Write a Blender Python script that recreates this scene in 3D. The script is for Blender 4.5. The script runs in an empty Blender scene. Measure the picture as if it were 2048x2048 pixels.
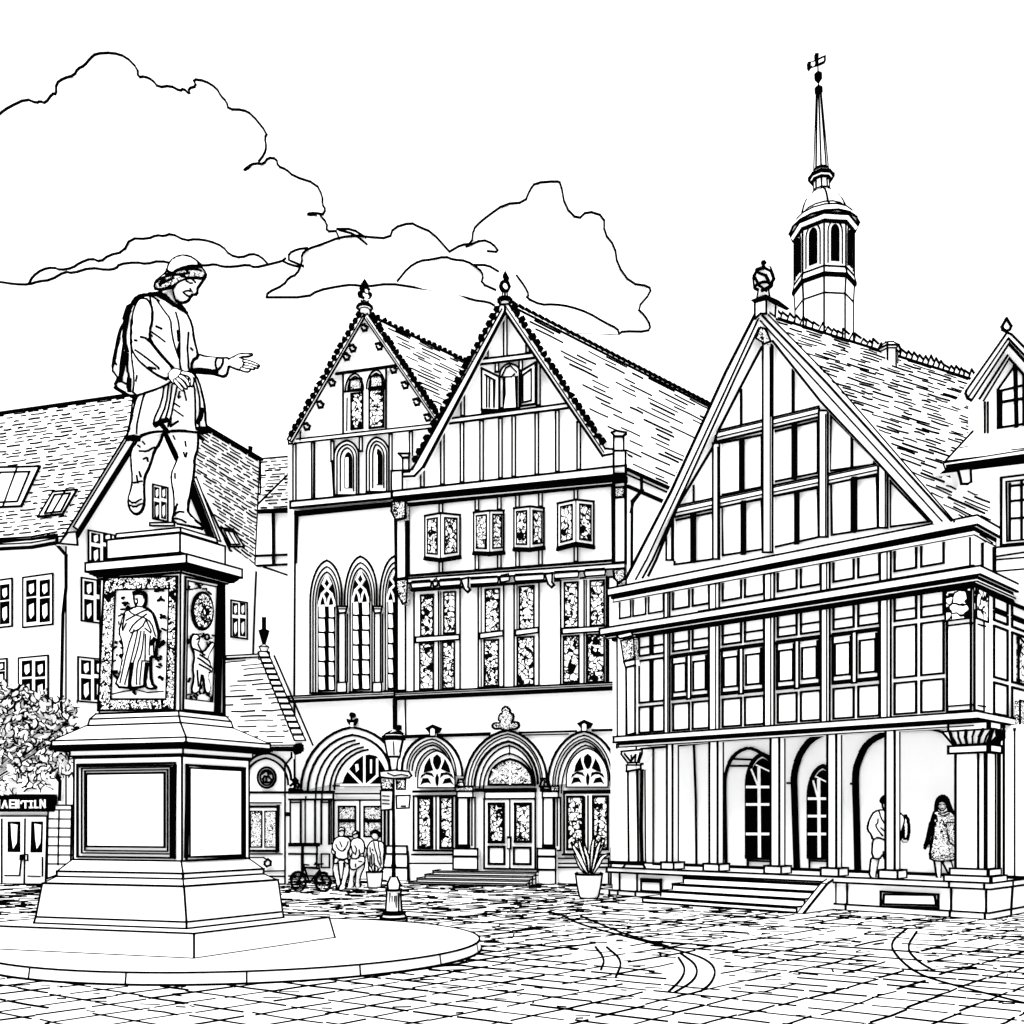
import bpy, math, random
from mathutils import Vector, Matrix, geometry
random.seed(11)
# photograph measures are read in its own 2048 px frame; every point is cast onto the real plane it lies on
FL, CX, HY, CH = 2014.0, 1024.0, 1638.0, 1.9
CAM = Vector((0, 0, CH))
CROPS = {'A': (150, 460, .33135), 'B': (0, 1000, .31056), 'C': (0, 1400, .36232), 'E': (560, 540, .25873), 'F': (780, 520, .2795),
         'G': (560, 940, .38302), 'H': (480, 1380, .24837), 'I': (800, 1380, .2588), 'J': (1180, 980, .30021), 'K': (1260, 560, .40787),
         'L': (1700, 1080, .21736), 'M': (1200, 1420, .2588), 'N': (1600, 1420, .23804), 'O': (1540, 80, .32086), 'P': (800, 1760, .64596),
         'Q': (0, 80, .36232), 'W': (0, 0, 1.06004), 'R': (0, 1570, .11388), 'V': (560, 1620, .13458), 'T': (490, 1500, .07246), 'S': (0, 0, 1)}
def c(k, *v):
    x0, y0, s = CROPS[k]
    return [(x0 + v[i] * s, y0 + v[i + 1] * s) for i in range(0, len(v), 2)]
def ray(p): return Vector(((p[0] - CX) / FL, 1, -(p[1] - HY) / FL))
def gnd(p, z=0):
    r = ray(p); return CAM + r * ((z - CH) / r.z)
def atY(p, Y): return CAM + ray(p) * Y
def proj(P): return (CX + P.x / P.y * FL, HY - (P.z - CH) / P.y * FL)

class Fac:
    def __init__(s, a, b):
        s.o = Vector((a.x, a.y, 0)); s.u = Vector((b.x - a.x, b.y - a.y, 0)).normalized()
        s.n = Vector((s.u.y, -s.u.x, 0))
        if s.n.dot(CAM - s.o) < 0: s.n = -s.n
    def P(s, p, off=0):
        r = ray(p); t = (s.o + s.n * off - CAM).dot(s.n) / r.dot(s.n)
        return CAM + r * t
    def L(s, k, off, *v): return [s.P(p, off) for p in c(k, *v)]
    def R(s, k, off, x0, y0, x1, y1):
        a, b = s.P(c(k, x0, y0)[0], off), s.P(c(k, x1, y1)[0], off)
        return [a, Vector((b.x, b.y, a.z)), b, Vector((a.x, a.y, b.z))]
    def U(s, x, off=0): return (s.P((x, 1000), off) - s.o).dot(s.u)
    def at(s, u, z, off=0): return s.o + s.u * u + s.n * off + Vector((0, 0, z))
    def Z(s, u0, u1, z0, z1, off=0): return [s.at(u0, z1, off), s.at(u1, z1, off), s.at(u1, z0, off), s.at(u0, z0, off)]
def front(Y): return Fac(Vector((0, Y, 0)), Vector((1, Y, 0)))

# ---------------------------------------------------------------- materials
MATS = {}
def mat(name, col, pattern=None, scale=5, thr=.1, dark=.35):
    m = bpy.data.materials.new(name); m.use_nodes = True; nt = m.node_tree; nt.nodes.clear()
    out = nt.nodes.new('ShaderNodeOutputMaterial'); bs = nt.nodes.new('ShaderNodeBsdfDiffuse')
    nt.links.new(bs.outputs[0], out.inputs[0]); bs.inputs[0].default_value = (*col, 1)
    tc = nt.nodes.new('ShaderNodeTexCoord')
    if pattern is None:
        if col[0] > .1:
            no = nt.nodes.new('ShaderNodeTexNoise'); no.inputs['Scale'].default_value = 3; no.inputs['Detail'].default_value = 6
            mx = nt.nodes.new('ShaderNodeMixRGB'); mx.inputs[1].default_value = (*[v * .97 for v in col], 1); mx.inputs[2].default_value = (*col, 1)
            nt.links.new(tc.outputs['Object'], no.inputs[0]); nt.links.new(no.outputs[0], mx.inputs[0]); nt.links.new(mx.outputs[0], bs.inputs[0])
    else:
        no = nt.nodes.new('ShaderNodeTexNoise'); no.inputs['Scale'].default_value = scale * .8; no.inputs['Detail'].default_value = 2
        ad = nt.nodes.new('ShaderNodeMixRGB'); ad.blend_type = 'LINEAR_LIGHT'; ad.inputs[0].default_value = .16 if pattern == 'lead' else .3
        nt.links.new(tc.outputs['Object'], no.inputs[0]); nt.links.new(tc.outputs['Object'], ad.inputs[1]); nt.links.new(no.outputs[1], ad.inputs[2])
        v1 = nt.nodes.new('ShaderNodeTexVoronoi'); v1.feature = 'DISTANCE_TO_EDGE'; v1.inputs['Scale'].default_value = scale
        v2 = nt.nodes.new('ShaderNodeTexVoronoi'); v2.feature = 'F1'; v2.inputs['Scale'].default_value = scale
        g1 = nt.nodes.new('ShaderNodeMath'); g1.operation = 'GREATER_THAN'; g1.inputs[1].default_value = thr
        sp = nt.nodes.new('ShaderNodeSeparateColor')
        g2 = nt.nodes.new('ShaderNodeMath'); g2.operation = 'GREATER_THAN'; g2.inputs[1].default_value = dark
        ml = nt.nodes.new('ShaderNodeMath'); ml.operation = 'MULTIPLY'
        mx = nt.nodes.new('ShaderNodeMixRGB'); mx.inputs[1].default_value = (.001, .001, .001, 1); mx.inputs[2].default_value = (*col, 1)
        for v in (v1, v2): nt.links.new(ad.outputs[0], v.inputs['Vector'])
        nt.links.new(v1.outputs['Distance'], g1.inputs[0]); nt.links.new(v2.outputs['Color'], sp.inputs[0]); nt.links.new(sp.outputs[0], g2.inputs[0])
        nt.links.new(g1.outputs[0], ml.inputs[0]); nt.links.new(g2.outputs[0], ml.inputs[1]); nt.links.new(ml.outputs[0], mx.inputs[0]); nt.links.new(mx.outputs[0], bs.inputs[0])
    MATS[name] = m
mat('white', (.94, .94, .94)); mat('ink', (.0005, .0005, .0005))
mat('lead', (.9, .9, .9), 'lead', 6, .1, .1); mat('carve', (.9, .9, .9), 'carve', 9.5, .12, .08); mat('print', (.9, .9, .9), 'carve', 10, .1, .06)
mat('leafy', (.92, .92, .92), 'lead', 4.5, .09, .1); mat('locks', (.9, .9, .9), 'carve', 11, .07, .05)

# ---------------------------------------------------------------- mesh builder
def inpoly(x, y, poly):
    r = False; n = len(poly)
    for i in range(n):
        x1, y1 = poly[i]; x2, y2 = poly[i - 1]
        if (y1 > y) != (y2 > y) and x < (x2 - x1) * (y - y1) / (y2 - y1) + x1: r = not r
    return r
def dpoly(x, y, poly):
    best = 1e9; n = len(poly)
    for i in range(n):
        x1, y1 = poly[i - 1]; x2, y2 = poly[i]; dx, dy = x2 - x1, y2 - y1
        t = max(0, min(1, ((x - x1) * dx + (y - y1) * dy) / (dx * dx + dy * dy + 1e-12)))
        d = (x - x1 - t * dx) ** 2 + (y - y1 - t * dy) ** 2
        if d < best: best = d
    return math.sqrt(best)
def smooth(pts, it=1, closed=True):
    for _ in range(it):
        o = []; n = len(pts)
        rng = range(n) if closed else range(n - 1)
        if not closed: o.append(pts[0])
        for i in rng:
            a, b = pts[i], pts[(i + 1) % n]
            o += [(a[0] * .75 + b[0] * .25, a[1] * .75 + b[1] * .25), (a[0] * .25 + b[0] * .75, a[1] * .25 + b[1] * .75)]
        if not closed: o.append(pts[-1])
        pts = o
    return pts
WK = 1.06
class MB:
    def __init__(s, name, parent=None, label=None):
        s.name = name; s.v = []; s.f = []; s.m = []; s.ms = []; s.subs = []; s.label = label; s.ctx = None; s.sm = []
    def sub(s, name, label=None):
        q = MB(name, s, label); s.subs.append(q); return q
    def add(s, vs, fs, m='white', sm=False):
        b = len(s.v); s.v += [Vector(v) for v in vs]
        if m not in s.ms: s.ms.append(m)
        mi = s.ms.index(m)
        for f in fs: s.f.append([b + i for i in f]); s.m.append(mi); s.sm.append(sm)
    def ink(s, pts, w=4, closed=False, m='ink', taper=False):
        n = len(pts); rng = range(n if closed else n - 1)
        for i in rng:
            a, b = pts[i], pts[(i + 1) % n]; d = b - a; l = d.length
            if l < 1e-5: continue
            d /= l
            ra = w * WK * .5 * max(a.y, 1) / FL; rb = w * WK * .5 * max(b.y, 1) / FL
            up = Vector((0, 0, 1)) if abs(d.z) < .9 else Vector((0, 1, 0))
            x = d.cross(up).normalized(); y = d.cross(x)
            a2 = a - d * ra * .7; b2 = b + d * rb * .7
            vs = [a2 + (x * ca + y * sa) * ra * 1.12 for ca, sa in ((.7, .7), (-.7, .7), (-.7, -.7), (.7, -.7))]
            vs += [b2 + (x * ca + y * sa) * rb * 1.12 for ca, sa in ((.7, .7), (-.7, .7), (-.7, -.7), (.7, -.7))]
            s.add(vs, [(0, 1, 5, 4), (1, 2, 6, 5), (2, 3, 7, 6), (3, 0, 4, 7), (3, 2, 1, 0), (4, 5, 6, 7)], m)
    def slab(s, loop, n, th, m='white', w=4, back=False):
        k = len(loop); bk = [p - n * th for p in loop]
        s.add(list(loop) + bk, [list(range(k)), list(range(2 * k - 1, k - 1, -1))] + [(i, (i + 1) % k, k + (i + 1) % k, k + i) for i in range(k)], m)
        if w:
            s.ink(loop, w, True)
            if back:
                s.ink(bk, w * .8, True)
                for i in range(k): s.ink([loop[i], bk[i]], w * .8)
    def prism(s, lo, hi, m='white', w=4, skip=()):
        k = len(lo)
        s.add(list(lo) + list(hi), [list(range(k)), list(range(2 * k - 1, k - 1, -1))] + [(i, (i + 1) % k, k + (i + 1) % k, k + i) for i in range(k)], m)
        if w:
            s.ink(lo, w, True); s.ink(hi, w, True)
            for i in range(k):
                if i not in skip: s.ink([lo[i], hi[i]], w)
    def lathe(s, cx, cy, prof, seg=20, m='white', rings=None, w=3.5, sil=True, facets=False, ph=0):
        vs = []; k = len(prof)
        for r, z in prof:
            for i in range(seg):
                a = 2 * math.pi * (i + ph) / seg; vs.append((cx + r * math.cos(a), cy + r * math.sin(a), z))
        fs = [(j * seg + i, j * seg + (i + 1) % seg, (j + 1) * seg + (i + 1) % seg, (j + 1) * seg + i) for j in range(k - 1) for i in range(seg)]
        fs += [tuple(range(seg - 1, -1, -1)), tuple(range((k - 1) * seg, k * seg))]
        s.add(vs, fs, m, not facets)
        V = [Vector(v) for v in vs]
        for j in (range(k) if rings is None else rings): s.ink(V[j * seg:(j + 1) * seg], w, True)
        if facets:
            for i in range(seg): s.ink([V[j * seg + i] for j in range(k)], w)
        elif sil:
            d = math.atan2(-cy, -cx)
            for a in (d + math.pi / 2 * .97, d - math.pi / 2 * .97):
                s.ink([Vector((cx + r * 1.015 * math.cos(a), cy + r * 1.015 * math.sin(a), z)) for r, z in prof], w * 1.2)
    def inflate(s, F, loop, T, m='white', w=4, D=None, sm=1, back=.8, flat=False):
        n3 = F.n; base = (loop[0] - F.o).dot(n3)
        P = [((p - F.o).dot(F.u), p.z) for p in loop]
        if sm: P = smooth(P, sm)
        xs = [p[0] for p in P]; ys = [p[1] for p in P]
        size = max(max(xs) - min(xs), max(ys) - min(ys)); g = min(size / 14, T * .6)
        g = max(g, size / 26)
        D = D or T * 1.1
        Q = []
        for i in range(len(P)):
            a, b = P[i], P[(i + 1) % len(P)]; l = math.hypot(b[0] - a[0], b[1] - a[1]); kk = max(1, int(l / g))
            for j in range(kk): Q.append((a[0] + (b[0] - a[0]) * j / kk, a[1] + (b[1] - a[1]) * j / kk))
        nb = len(Q); pts = [Vector(q) for q in Q]; y = min(ys) + g / 2; row = 0
        while y < max(ys):
            x = min(xs) + g / 2 * (row % 2)
            while x < max(xs):
                if inpoly(x, y, P) and dpoly(x, y, P) > g * .4: pts.append(Vector((x, y)))
                x += g
            y += g * .87; row += 1
        r = geometry.delaunay_2d_cdt(pts, [(i, (i + 1) % nb) for i in range(nb)], [], 1, 1e-6)
        vs2, fs = r[0], r[2]
        def H(x, y):
            d = min(dpoly(x, y, P) / D, 1); return T * math.sqrt(max(0, 1 - (1 - d) ** 2))
        hs = [H(v.x, v.y) if inpoly(v.x, v.y, P) else 0 for v in vs2]
        W3 = lambda x, y, h: F.o + F.u * x + n3 * (base + h) + Vector((0, 0, y))
        e = T * .04; fr = [W3(v.x, v.y, h + e) for v, h in zip(vs2, hs)]; bk = [W3(v.x, v.y, -h * back - e) for v, h in zip(vs2, hs)]
        ff = []
        for f in fs:
            cx_ = sum(vs2[i].x for i in f) / len(f); cy_ = sum(vs2[i].y for i in f) / len(f)
            if inpoly(cx_, cy_, P): ff.append(tuple(f))
        s.add(fr, ff, m, not flat); s.add(bk, [t[::-1] for t in ff], m, not flat)
        if w: s.ink([W3(x, y, e) for x, y in P], w * 1.25, True)
        s.ctx = (F, P, H, base); s.eps = T * .04
        return s
    def draw(s, k, w, *v, fill=False):
        F, P, H, base = s.ctx
        q = smooth([(( F.P(p, base) - F.o).dot(F.u), F.P(p, base).z) for p in c(k, *v)], 1 if len(v) > 4 else 0, False)
        out = []
        for i in range(len(q) - 1):
            for j in range(4):
                t = j / 4; out.append((q[i][0] * (1 - t) + q[i + 1][0] * t, q[i][1] * (1 - t) + q[i + 1][1] * t))
        out.append(q[-1])
        s.ink([F.o + F.u * x + F.n * (base + (H(x, y) if inpoly(x, y, P) else 0) + .004 + s.eps) + Vector((0, 0, y)) for x, y in out], w)
    def limb(s, F, k, off, pts, rad, T, m='white', w=4):
        q = c(k, *pts); x0, y0, sc = CROPS[k]; n = len(q); L, Rr = [], []
        for i in range(n):
            a = q[max(0, i - 1)]; b = q[min(n - 1, i + 1)]; dx, dy = b[0] - a[0], b[1] - a[1]; l = math.hypot(dx, dy) or 1
            r = rad[i] * sc; L.append((q[i][0] - dy / l * r, q[i][1] + dx / l * r)); Rr.append((q[i][0] + dy / l * r, q[i][1] - dx / l * r))
        a, b = q[-2], q[-1]; l = math.hypot(b[0] - a[0], b[1] - a[1]) or 1; r = rad[-1] * sc
        tip = (b[0] + (b[0] - a[0]) / l * r, b[1] + (b[1] - a[1]) / l * r)
        s.inflate(F, [F.P(p, off) for p in L + [tip] + Rr[::-1]], T, m, w)
    def build(s, parent, loc, top=False):
        me = bpy.data.meshes.new(s.name); me.from_pydata([v - loc for v in s.v], [], s.f)
        for k in s.ms: me.materials.append(MATS[k])
        for p, i, q in zip(me.polygons, s.m, s.sm): p.material_index = i; p.use_smooth = q
        me.update(); o = bpy.data.objects.new(s.name, me); bpy.context.scene.collection.objects.link(o)
        if parent: o.parent = parent
        else: o.location = loc
        if s.label and not top: o['label'] = s.label
        for q in s.subs:
            if q.v: q.build(o, loc)
        return o
class Thing:
    def __init__(s, name, label, cat, loc, group=None):
        s.e = bpy.data.objects.new(name, None); bpy.context.scene.collection.objects.link(s.e)
        s.loc = Vector(loc); s.e.location = s.loc; s.e['label'] = label; s.e['category'] = cat
        if group: s.e['group'] = group
        s.ps = []
    def part(s, name, label=None):
        q = MB(name, None, label); s.ps.append(q); return q
    def end(s):
        for q in s.ps:
            if q.v or q.subs: q.build(s.e, s.loc)
def single(mb, label, cat, loc, group=None, kind=None):
    o = mb.build(None, Vector(loc), True)
    if kind: o['kind'] = kind
    if label: o['label'] = label; o['category'] = cat
    if group: o['group'] = group
    return o

# ---------------------------------------------------------------- drawing helpers on facades
def bar(mb, F, k, off, x0, y0, x1, y1, wd, th=.08, w=3.5, m='white'):
    (a, b) = c(k, x0, y0, x1, y1); wd *= CROPS[k][2]; dx, dy = b[0] - a[0], b[1] - a[1]; l = math.hypot(dx, dy)
    nx, ny = -dy / l * wd / 2, dx / l * wd / 2
    lp = [F.P(p, off) for p in ((a[0] + nx, a[1] + ny), (b[0] + nx, b[1] + ny), (b[0] - nx, b[1] - ny), (a[0] - nx, a[1] - ny))]
    mb.slab(lp, F.n, th, m, w)
def vbar(mb, F, k, off, x, y0, y1, wd, th=.06, w=3): bar(mb, F, k, off, x, y0, x, y1, wd, th, w)
def arcp(xl, yl, xa, ya, xr, yr, n=9):
    """pointed arch: left spring, apex, right spring"""
    def half(xs, ys):
        o = []
        for i in range(n + 1):
            a = math.pi / 2 * i / n; e = .8
            o.append((xs + (xa - xs) * (1 - math.cos(a) ** 1.0) , ys + (ya - ys) * (math.sin(a) * (1 - .18) + .18 * (i / n))))
        return o
    return half(xl, yl) + half(xr, yr)[::-1][1:]
def arch(F, k, off, *v, legs=None, n=9):
    p = arcp(*v, n=n)
    if legs is not None: p = [(v[0], legs)] + p + [(v[4], legs)]
    return [F.P(c(k, x, y)[0], off) for x, y in p]
def patch(mb, A, B, C, D, n=14, m='white'):
    vs = [A.lerp(B, i / n).lerp(D.lerp(C, i / n), j / n) for j in range(n + 1) for i in range(n + 1)]
    mb.add(vs, [(j * (n + 1) + i, j * (n + 1) + i + 1, (j + 1) * (n + 1) + i + 1, (j + 1) * (n + 1) + i) for j in range(n) for i in range(n)], m)
def dashes(mb, A, B, C, D, rows, lo, hi, gap, w=3, n=None, wob=.03):
    nn = (B - A).cross(D - A).normalized()
    if nn.dot(CAM - A) < 0: nn = -nn
    for r in range(rows):
        t = (r + .5 + random.uniform(-.2, .2)) / rows; a = A.lerp(D, t); b = B.lerp(C, t); L = (b - a).length; x = random.uniform(0, hi)
        while x < L:
            l = random.uniform(lo, hi); e = min(L, x + l)
            if e - x > .05:
                p = a.lerp(b, x / L) + nn * .01; q = a.lerp(b, e / L) + nn * .01; dn = (D - A).normalized() * random.uniform(-wob, wob)
                mb.ink([p, p.lerp(q, .5) + dn, q], w * random.uniform(.7, 1.2))
            x = e + random.uniform(.3, 1) * gap
def knob(mb, P, r, m='ink', seed=0):
    vs = []; rr = random.Random(seed)
    for a, b in ((0, 0), (1, 0), (2, 0), (3, 0), (4, 0), (5, 0)):
        an = a * math.pi / 3; k = r * rr.uniform(.7, 1.25); vs.append(P + Vector((math.cos(an) * k, 0, math.sin(an) * k)))
    vs += [P + Vector((0, -r * .8, 0)), P + Vector((0, r * .8, 0))]
    mb.add(vs, [(i, (i + 1) % 6, 6) for i in range(6)] + [((i + 1) % 6, i, 7) for i in range(6)], m)
def crockets(mb, F, k, off, x0, y0, x1, y1, n, r):
    for i in range(n):
        t = (i + .5) / n; p = F.P(c(k, x0 + (x1 - x0) * t, y0 + (y1 - y0) * t)[0], off); knob(mb, p, r, 'ink', i)
def leafstrip(): pass
# ================================================================ camera, light
sc = bpy.context.scene
cam = bpy.data.cameras.new('camera'); co = bpy.data.objects.new('camera', cam); sc.collection.objects.link(co); sc.camera = co
co.location = CAM; co.rotation_euler = (math.pi / 2, 0, 0); cam.sensor_width = 36; cam.lens = 36 * FL / 2048; cam.shift_y = (HY - 1024) / 2048; cam.clip_end = 30000
w = bpy.data.worlds.new('World'); sc.world = w; w.use_nodes = True; nt = w.node_tree
bg = nt.nodes['Background']; sky = nt.nodes.new('ShaderNodeTexSky'); sky.sky_type = 'NISHITA'; sky.sun_disc = False
sky.sun_elevation = math.radians(48); sky.sun_rotation = math.radians(200); sky.dust_density = 1
hs = nt.nodes.new('ShaderNodeHueSaturation'); hs.inputs['Saturation'].default_value = 0
nt.links.new(sky.outputs[0], hs.inputs['Color']); mxw = nt.nodes.new('ShaderNodeMixRGB'); mxw.inputs[0].default_value = .9; mxw.inputs[2].default_value = (8.2, 8.2, 8.25, 1)   # even high overcast in front of the clear sky
nt.links.new(hs.outputs[0], mxw.inputs[1]); nt.links.new(mxw.outputs[0], bg.inputs[0]); bg.inputs[1].default_value = .112
sun = bpy.data.lights.new('sun', 'SUN'); sun.energy = 1.4; sun.angle = math.radians(25); sun.color = (1, .995, .985)
so = bpy.data.objects.new('sun', sun); sc.collection.objects.link(so)
az = math.radians(200)
sd = Vector((math.sin(az) * math.cos(math.radians(48)), math.cos(az) * math.cos(math.radians(48)), math.sin(math.radians(48))))
so.rotation_euler = (-sd).to_track_quat('-Z', 'Y').to_euler()
sc.view_settings.view_transform = 'Standard'; sc.view_settings.look = 'None'; sc.view_settings.exposure = .95; sc.view_settings.gamma = 1
sc.cycles.max_bounces = 10; sc.cycles.diffuse_bounces = 9; sc.render.film_transparent = False

# ================================================================ ground
g = MB('ground')
g.add([(-9000, -3000, 0), (9000, -3000, 0), (9000, 18000, 0), (-9000, 18000, 0)], [(0, 1, 2, 3)])
gr = random.Random(3)
BANDS = [[gnd(q) for q in smooth(c('P', *v), 1)] for v in ((560, 112, 750, 186, 850, 213, 940, 238, 982, 275, 967, 322, 935, 345, 905, 340, 928, 300, 912, 264, 868, 235, 830, 208, 700, 172),
    (860, 238, 885, 275, 870, 310, 830, 346, 852, 348, 914, 310, 922, 268, 872, 226), (603, 205, 637, 245, 622, 280, 665, 298, 692, 250, 668, 215, 640, 208), (1570, 148, 1513, 195, 1538, 240, 1600, 292, 1700, 324, 1780, 345, 1655, 283, 1600, 250, 1566, 210, 1595, 160))]
BP = [[(p.x, p.y) for p in b] for b in BANDS]
def clear(p, q):
    for b in BP:
        for t in (0, .5, 1):
            m = p.lerp(q, t)
            if inpoly(m.x, m.y, b): return False
    return True
def joint(a, b, w):
    """raised black joint between the setts"""
    d = b - a; l = d.length
    if l < 1e-4: return
    d /= l; x = Vector((-d.y, d.x, 0)) * w * .62; up = Vector((0, 0, w * .5)); dn = Vector((0, 0, -.02))
    g.add([a - x + dn, b - x + dn, b + dn + x, a + x + dn, a - x * .5 + up, b - x * .5 + up, b + up + x * .5, a + x * .5 + up],
          [(0, 1, 5, 4), (2, 3, 7, 6), (4, 5, 6, 7), (1, 2, 6, 5), (3, 0, 4, 7)], 'ink')
MC = Vector((-3.95, 14.6, 0)); MR = 3.15
def ok(p): return abs(p.x) < p.y * .56 + 2 and p.y > 8.5
# two families of setts: long courses and cross joints, laid out on the square
a1, a2 = math.radians(43), math.radians(-57)
d1, d2 = Vector((math.sin(a1), math.cos(a1), 0)), Vector((math.sin(a2), math.cos(a2), 0))
def course(d, e, sp, jit, near):
    k = -140
    while k < 140:
        o = e * k * sp; t = -60 + gr.uniform(0, .4)
        off = gr.uniform(-.04, .04)
        while t < 80:
            p = o + d * t; Y = p.y
            L = gr.uniform(.5, 1.1) * (1 if Y < 13 else 1.6); 
            if Y < 8 or Y > 33: t += L; continue
            keep = .97 if Y < 13 else max(.2, .95 - (Y - 13) * .06)
            if not near and Y > 15: keep *= .6
            if gr.random() < keep and ok(p) and clear(p, p + d * L):
                wid = (4.4 if Y < 15 else 3.4) * Y / FL * gr.uniform(.7, 1.25)
                q = p + d * L * gr.uniform(.85, 1.02); j1 = e * gr.uniform(-jit, jit); j2 = e * gr.uniform(-jit, jit)
                wob = e * .05 * math.sin(t * 1.1 + k); z = Vector((0, 0, .004))
                m_ = p.lerp(q, .5) + (j1 + j2) * .5 + e * gr.uniform(-jit, jit)
                joint(p + wob + z, m_ + wob + z, wid); joint(m_ + wob + z, q + wob + z, wid)
            t += L
        k += 1
course(d1, Vector((d1.y, -d1.x, 0)), .50, .02, True)
course(d2, Vector((d2.y, -d2.x, 0)), .46, .02, False)
for i in range(3000):
    Y = 9.5 + 22 * gr.random() ** .6; p = Vector((gr.uniform(-.55, .55) * Y, Y, .004)); L = gr.uniform(.08, .3) * Y / 14
    if not clear(p, p): continue
    an = gr.gauss(0, .5); q = p + Vector((math.cos(an), math.sin(an), 0)) * L; joint(p, q, gr.uniform(2, 4) * Y / FL)
def kerbline(k, w, *v):
    g.ink([gnd(q, .01) for q in smooth(c(k, *v), 2, False)], w)
def gpatch(k, *v):
    g.add([gnd(q, .005) for q in smooth(c(k, *v), 1)], [list(range(len(v)))])
# smooth curved stone channels
for cv in ((500, 108, 560, 140, 750, 188, 850, 215, 940, 240, 980, 275, 965, 320, 930, 345), (862, 240, 885, 275, 870, 310, 832, 345),
           (870, 228, 922, 265, 915, 310, 850, 348), (605, 207, 635, 245, 622, 278), (640, 208, 690, 250, 668, 300), (560, 112, 700, 170, 830, 205),
           (1570, 150, 1515, 195, 1540, 240, 1600, 290, 1700, 322, 1932, 380), (1600, 160, 1567, 210, 1600, 250, 1655, 282)): kerbline('P', 4.5, *cv)
single(g, None, None, (0, 0, 0), kind='structure')

# ================================================================ clouds
def cloud(name_label, Y, body, lines):
    F = front(Y); m = MB('cloud'); m.inflate(F, [F.P(p) for p in body], Y * .004, 'white', 0, D=Y * .01, sm=0, flat=True)
    for l in lines: m.ink([F.P(p, Y * .0045) for p in smooth(l, 1, False)], 4.3)
    single(m, name_label, 'cloud', F.P(body[0]))
l1 = c('Q', -60, 470, 0, 405, 50, 370, 145, 325, 200, 348, 222, 338, 250, 350, 290, 295, 310, 300, 310, 240, 350, 212, 410, 195, 428, 160, 465, 142, 500, 100, 530, 75, 620, 70, 695, 92, 760, 158, 762, 205, 800, 202, 840, 220, 875, 262, 940, 252, 995, 282, 1012, 268, 1048, 300, 1040, 268, 1085, 255, 1065, 217, 1130, 225, 1195, 265, 1220, 310, 1250, 340, 1262, 383, 1340, 385, 1390, 410, 1475, 515, 1462, 540, 1470, 590, 1460, 630, 1420, 682, 1455, 685, 1480, 650, 1525, 655, 1535, 697, 1580, 715, 1620, 752, 1745, 793, 1780, 860, 1780, 910, 1797, 935, 1783, 963, 1760, 960, 1805, 1010, 1803, 1057, 1855, 1055)
cloud('huge billowing white cloud at the left with a rounded top above the statue', 420, l1 + c('Q', 1850, 1240, 1400, 1200, 900, 1080, 300, 1300, -60, 1350),
      [l1, c('Q', 1420, 682, 1390, 685, 1345, 718, 1360, 717, 1388, 688), c('Q', 1783, 963, 1740, 955, 1700, 958, 1700, 967, 1745, 964)])
l2 = c('Q', 160, 1345, 180, 1305, 235, 1265, 295, 1255, 335, 1270, 400, 1258, 440, 1230, 505, 1205, 555, 1225, 600, 1188, 680, 1170, 720, 1095, 815, 1098, 865, 1077, 905, 1083, 945, 1068, 1025, 1108, 1080, 1098, 1160, 1110, 1230, 1140, 1268, 1187, 1330, 1203, 1390, 1178, 1440, 1195, 1480, 1238)
l2b = c('Q', -60, 1330, 0, 1335, 80, 1348, 160, 1350, 210, 1333, 280, 1325, 360, 1278, 400, 1288, 500, 1257, 590, 1270, 640, 1262, 660, 1237, 750, 1227, 810, 1237, 880, 1218, 980, 1240, 1100, 1243, 1140, 1245, 1185, 1237, 1230, 1252, 1290, 1252, 1370, 1240, 1405, 1257, 1480, 1240, 1560, 1220, 1575, 1205)
cloud('long low cloud bank stretching behind the head of the statue', 380, l2 + l2b[::-1][2:-4], [l2, l2b, c('Q', 1560, 1220, 1600, 1240, 1672, 1257)])
l3 = c('W', 503, 561, 505, 552, 540, 538, 575, 520, 582, 502, 605, 498, 608, 488) 
l3 = c('W', 503, 561, 505, 552, 535, 538, 545, 524, 560, 518, 570, 495, 569, 480, 580, 470, 610, 460, 640, 448, 675, 444, 690, 447, 735, 450, 742, 430, 775, 420, 790, 428, 815, 438, 848, 475)
l3b = c('W', 503, 561, 580, 561, 600, 548, 640, 540, 665, 537, 690, 541, 735, 535, 775, 541, 800, 545, 845, 548, 868, 556, 890, 566, 922, 570, 932, 576)
cloud('flat bottomed cloud drifting above the crocketed left gable', 350, l3 + l3b[::-1][:-1], [l3, l3b, c('W', 545, 490, 545, 478, 562, 470, 580, 468), c('W', 548, 492, 572, 502), c('W', 634, 436, 640, 450), c('W', 636, 432, 665, 432, 690, 448), c('W', 640, 434, 670, 442, 692, 461)])
l4 = c('W', 848, 475, 870, 462, 890, 460, 893, 433, 905, 420, 920, 408, 952, 385, 990, 382, 1000, 358, 1010, 345, 1050, 342, 1058, 345, 1066, 390, 1090, 415, 1108, 398, 1140, 408, 1140, 440, 1160, 465, 1165, 500, 1190, 535, 1225, 540, 1228, 552, 1202, 582, 1216, 595, 1228, 615, 1222, 626, 1175, 625, 1168, 630, 1100, 627, 1050, 628)
cloud('tall heaped cloud standing behind the middle gable and its finial', 400, l4 + c('W', 985, 575, 930, 520), [l4, c('W', 880, 465, 910, 452, 930, 460, 942, 476, 920, 474)])
l5 = c('W', 750, 530, 770, 505, 792, 492, 812, 490, 840, 484, 855, 490, 880, 492, 905, 508, 912, 520, 908, 535, 935, 547)
l5b = c('W', 975, 520, 990, 540, 998, 556, 993, 562, 1020, 575, 1045, 574, 1075, 578, 1110, 590, 1140, 608, 1165, 620, 1168, 630)
cloud('small thin cloud just behind the finial of the middle gable', 330, l5 + l5b + c('W', 1050, 628, 940, 570, 800, 545), [l5, l5b, c('W', 895, 500, 920, 500, 940, 512)])

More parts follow.
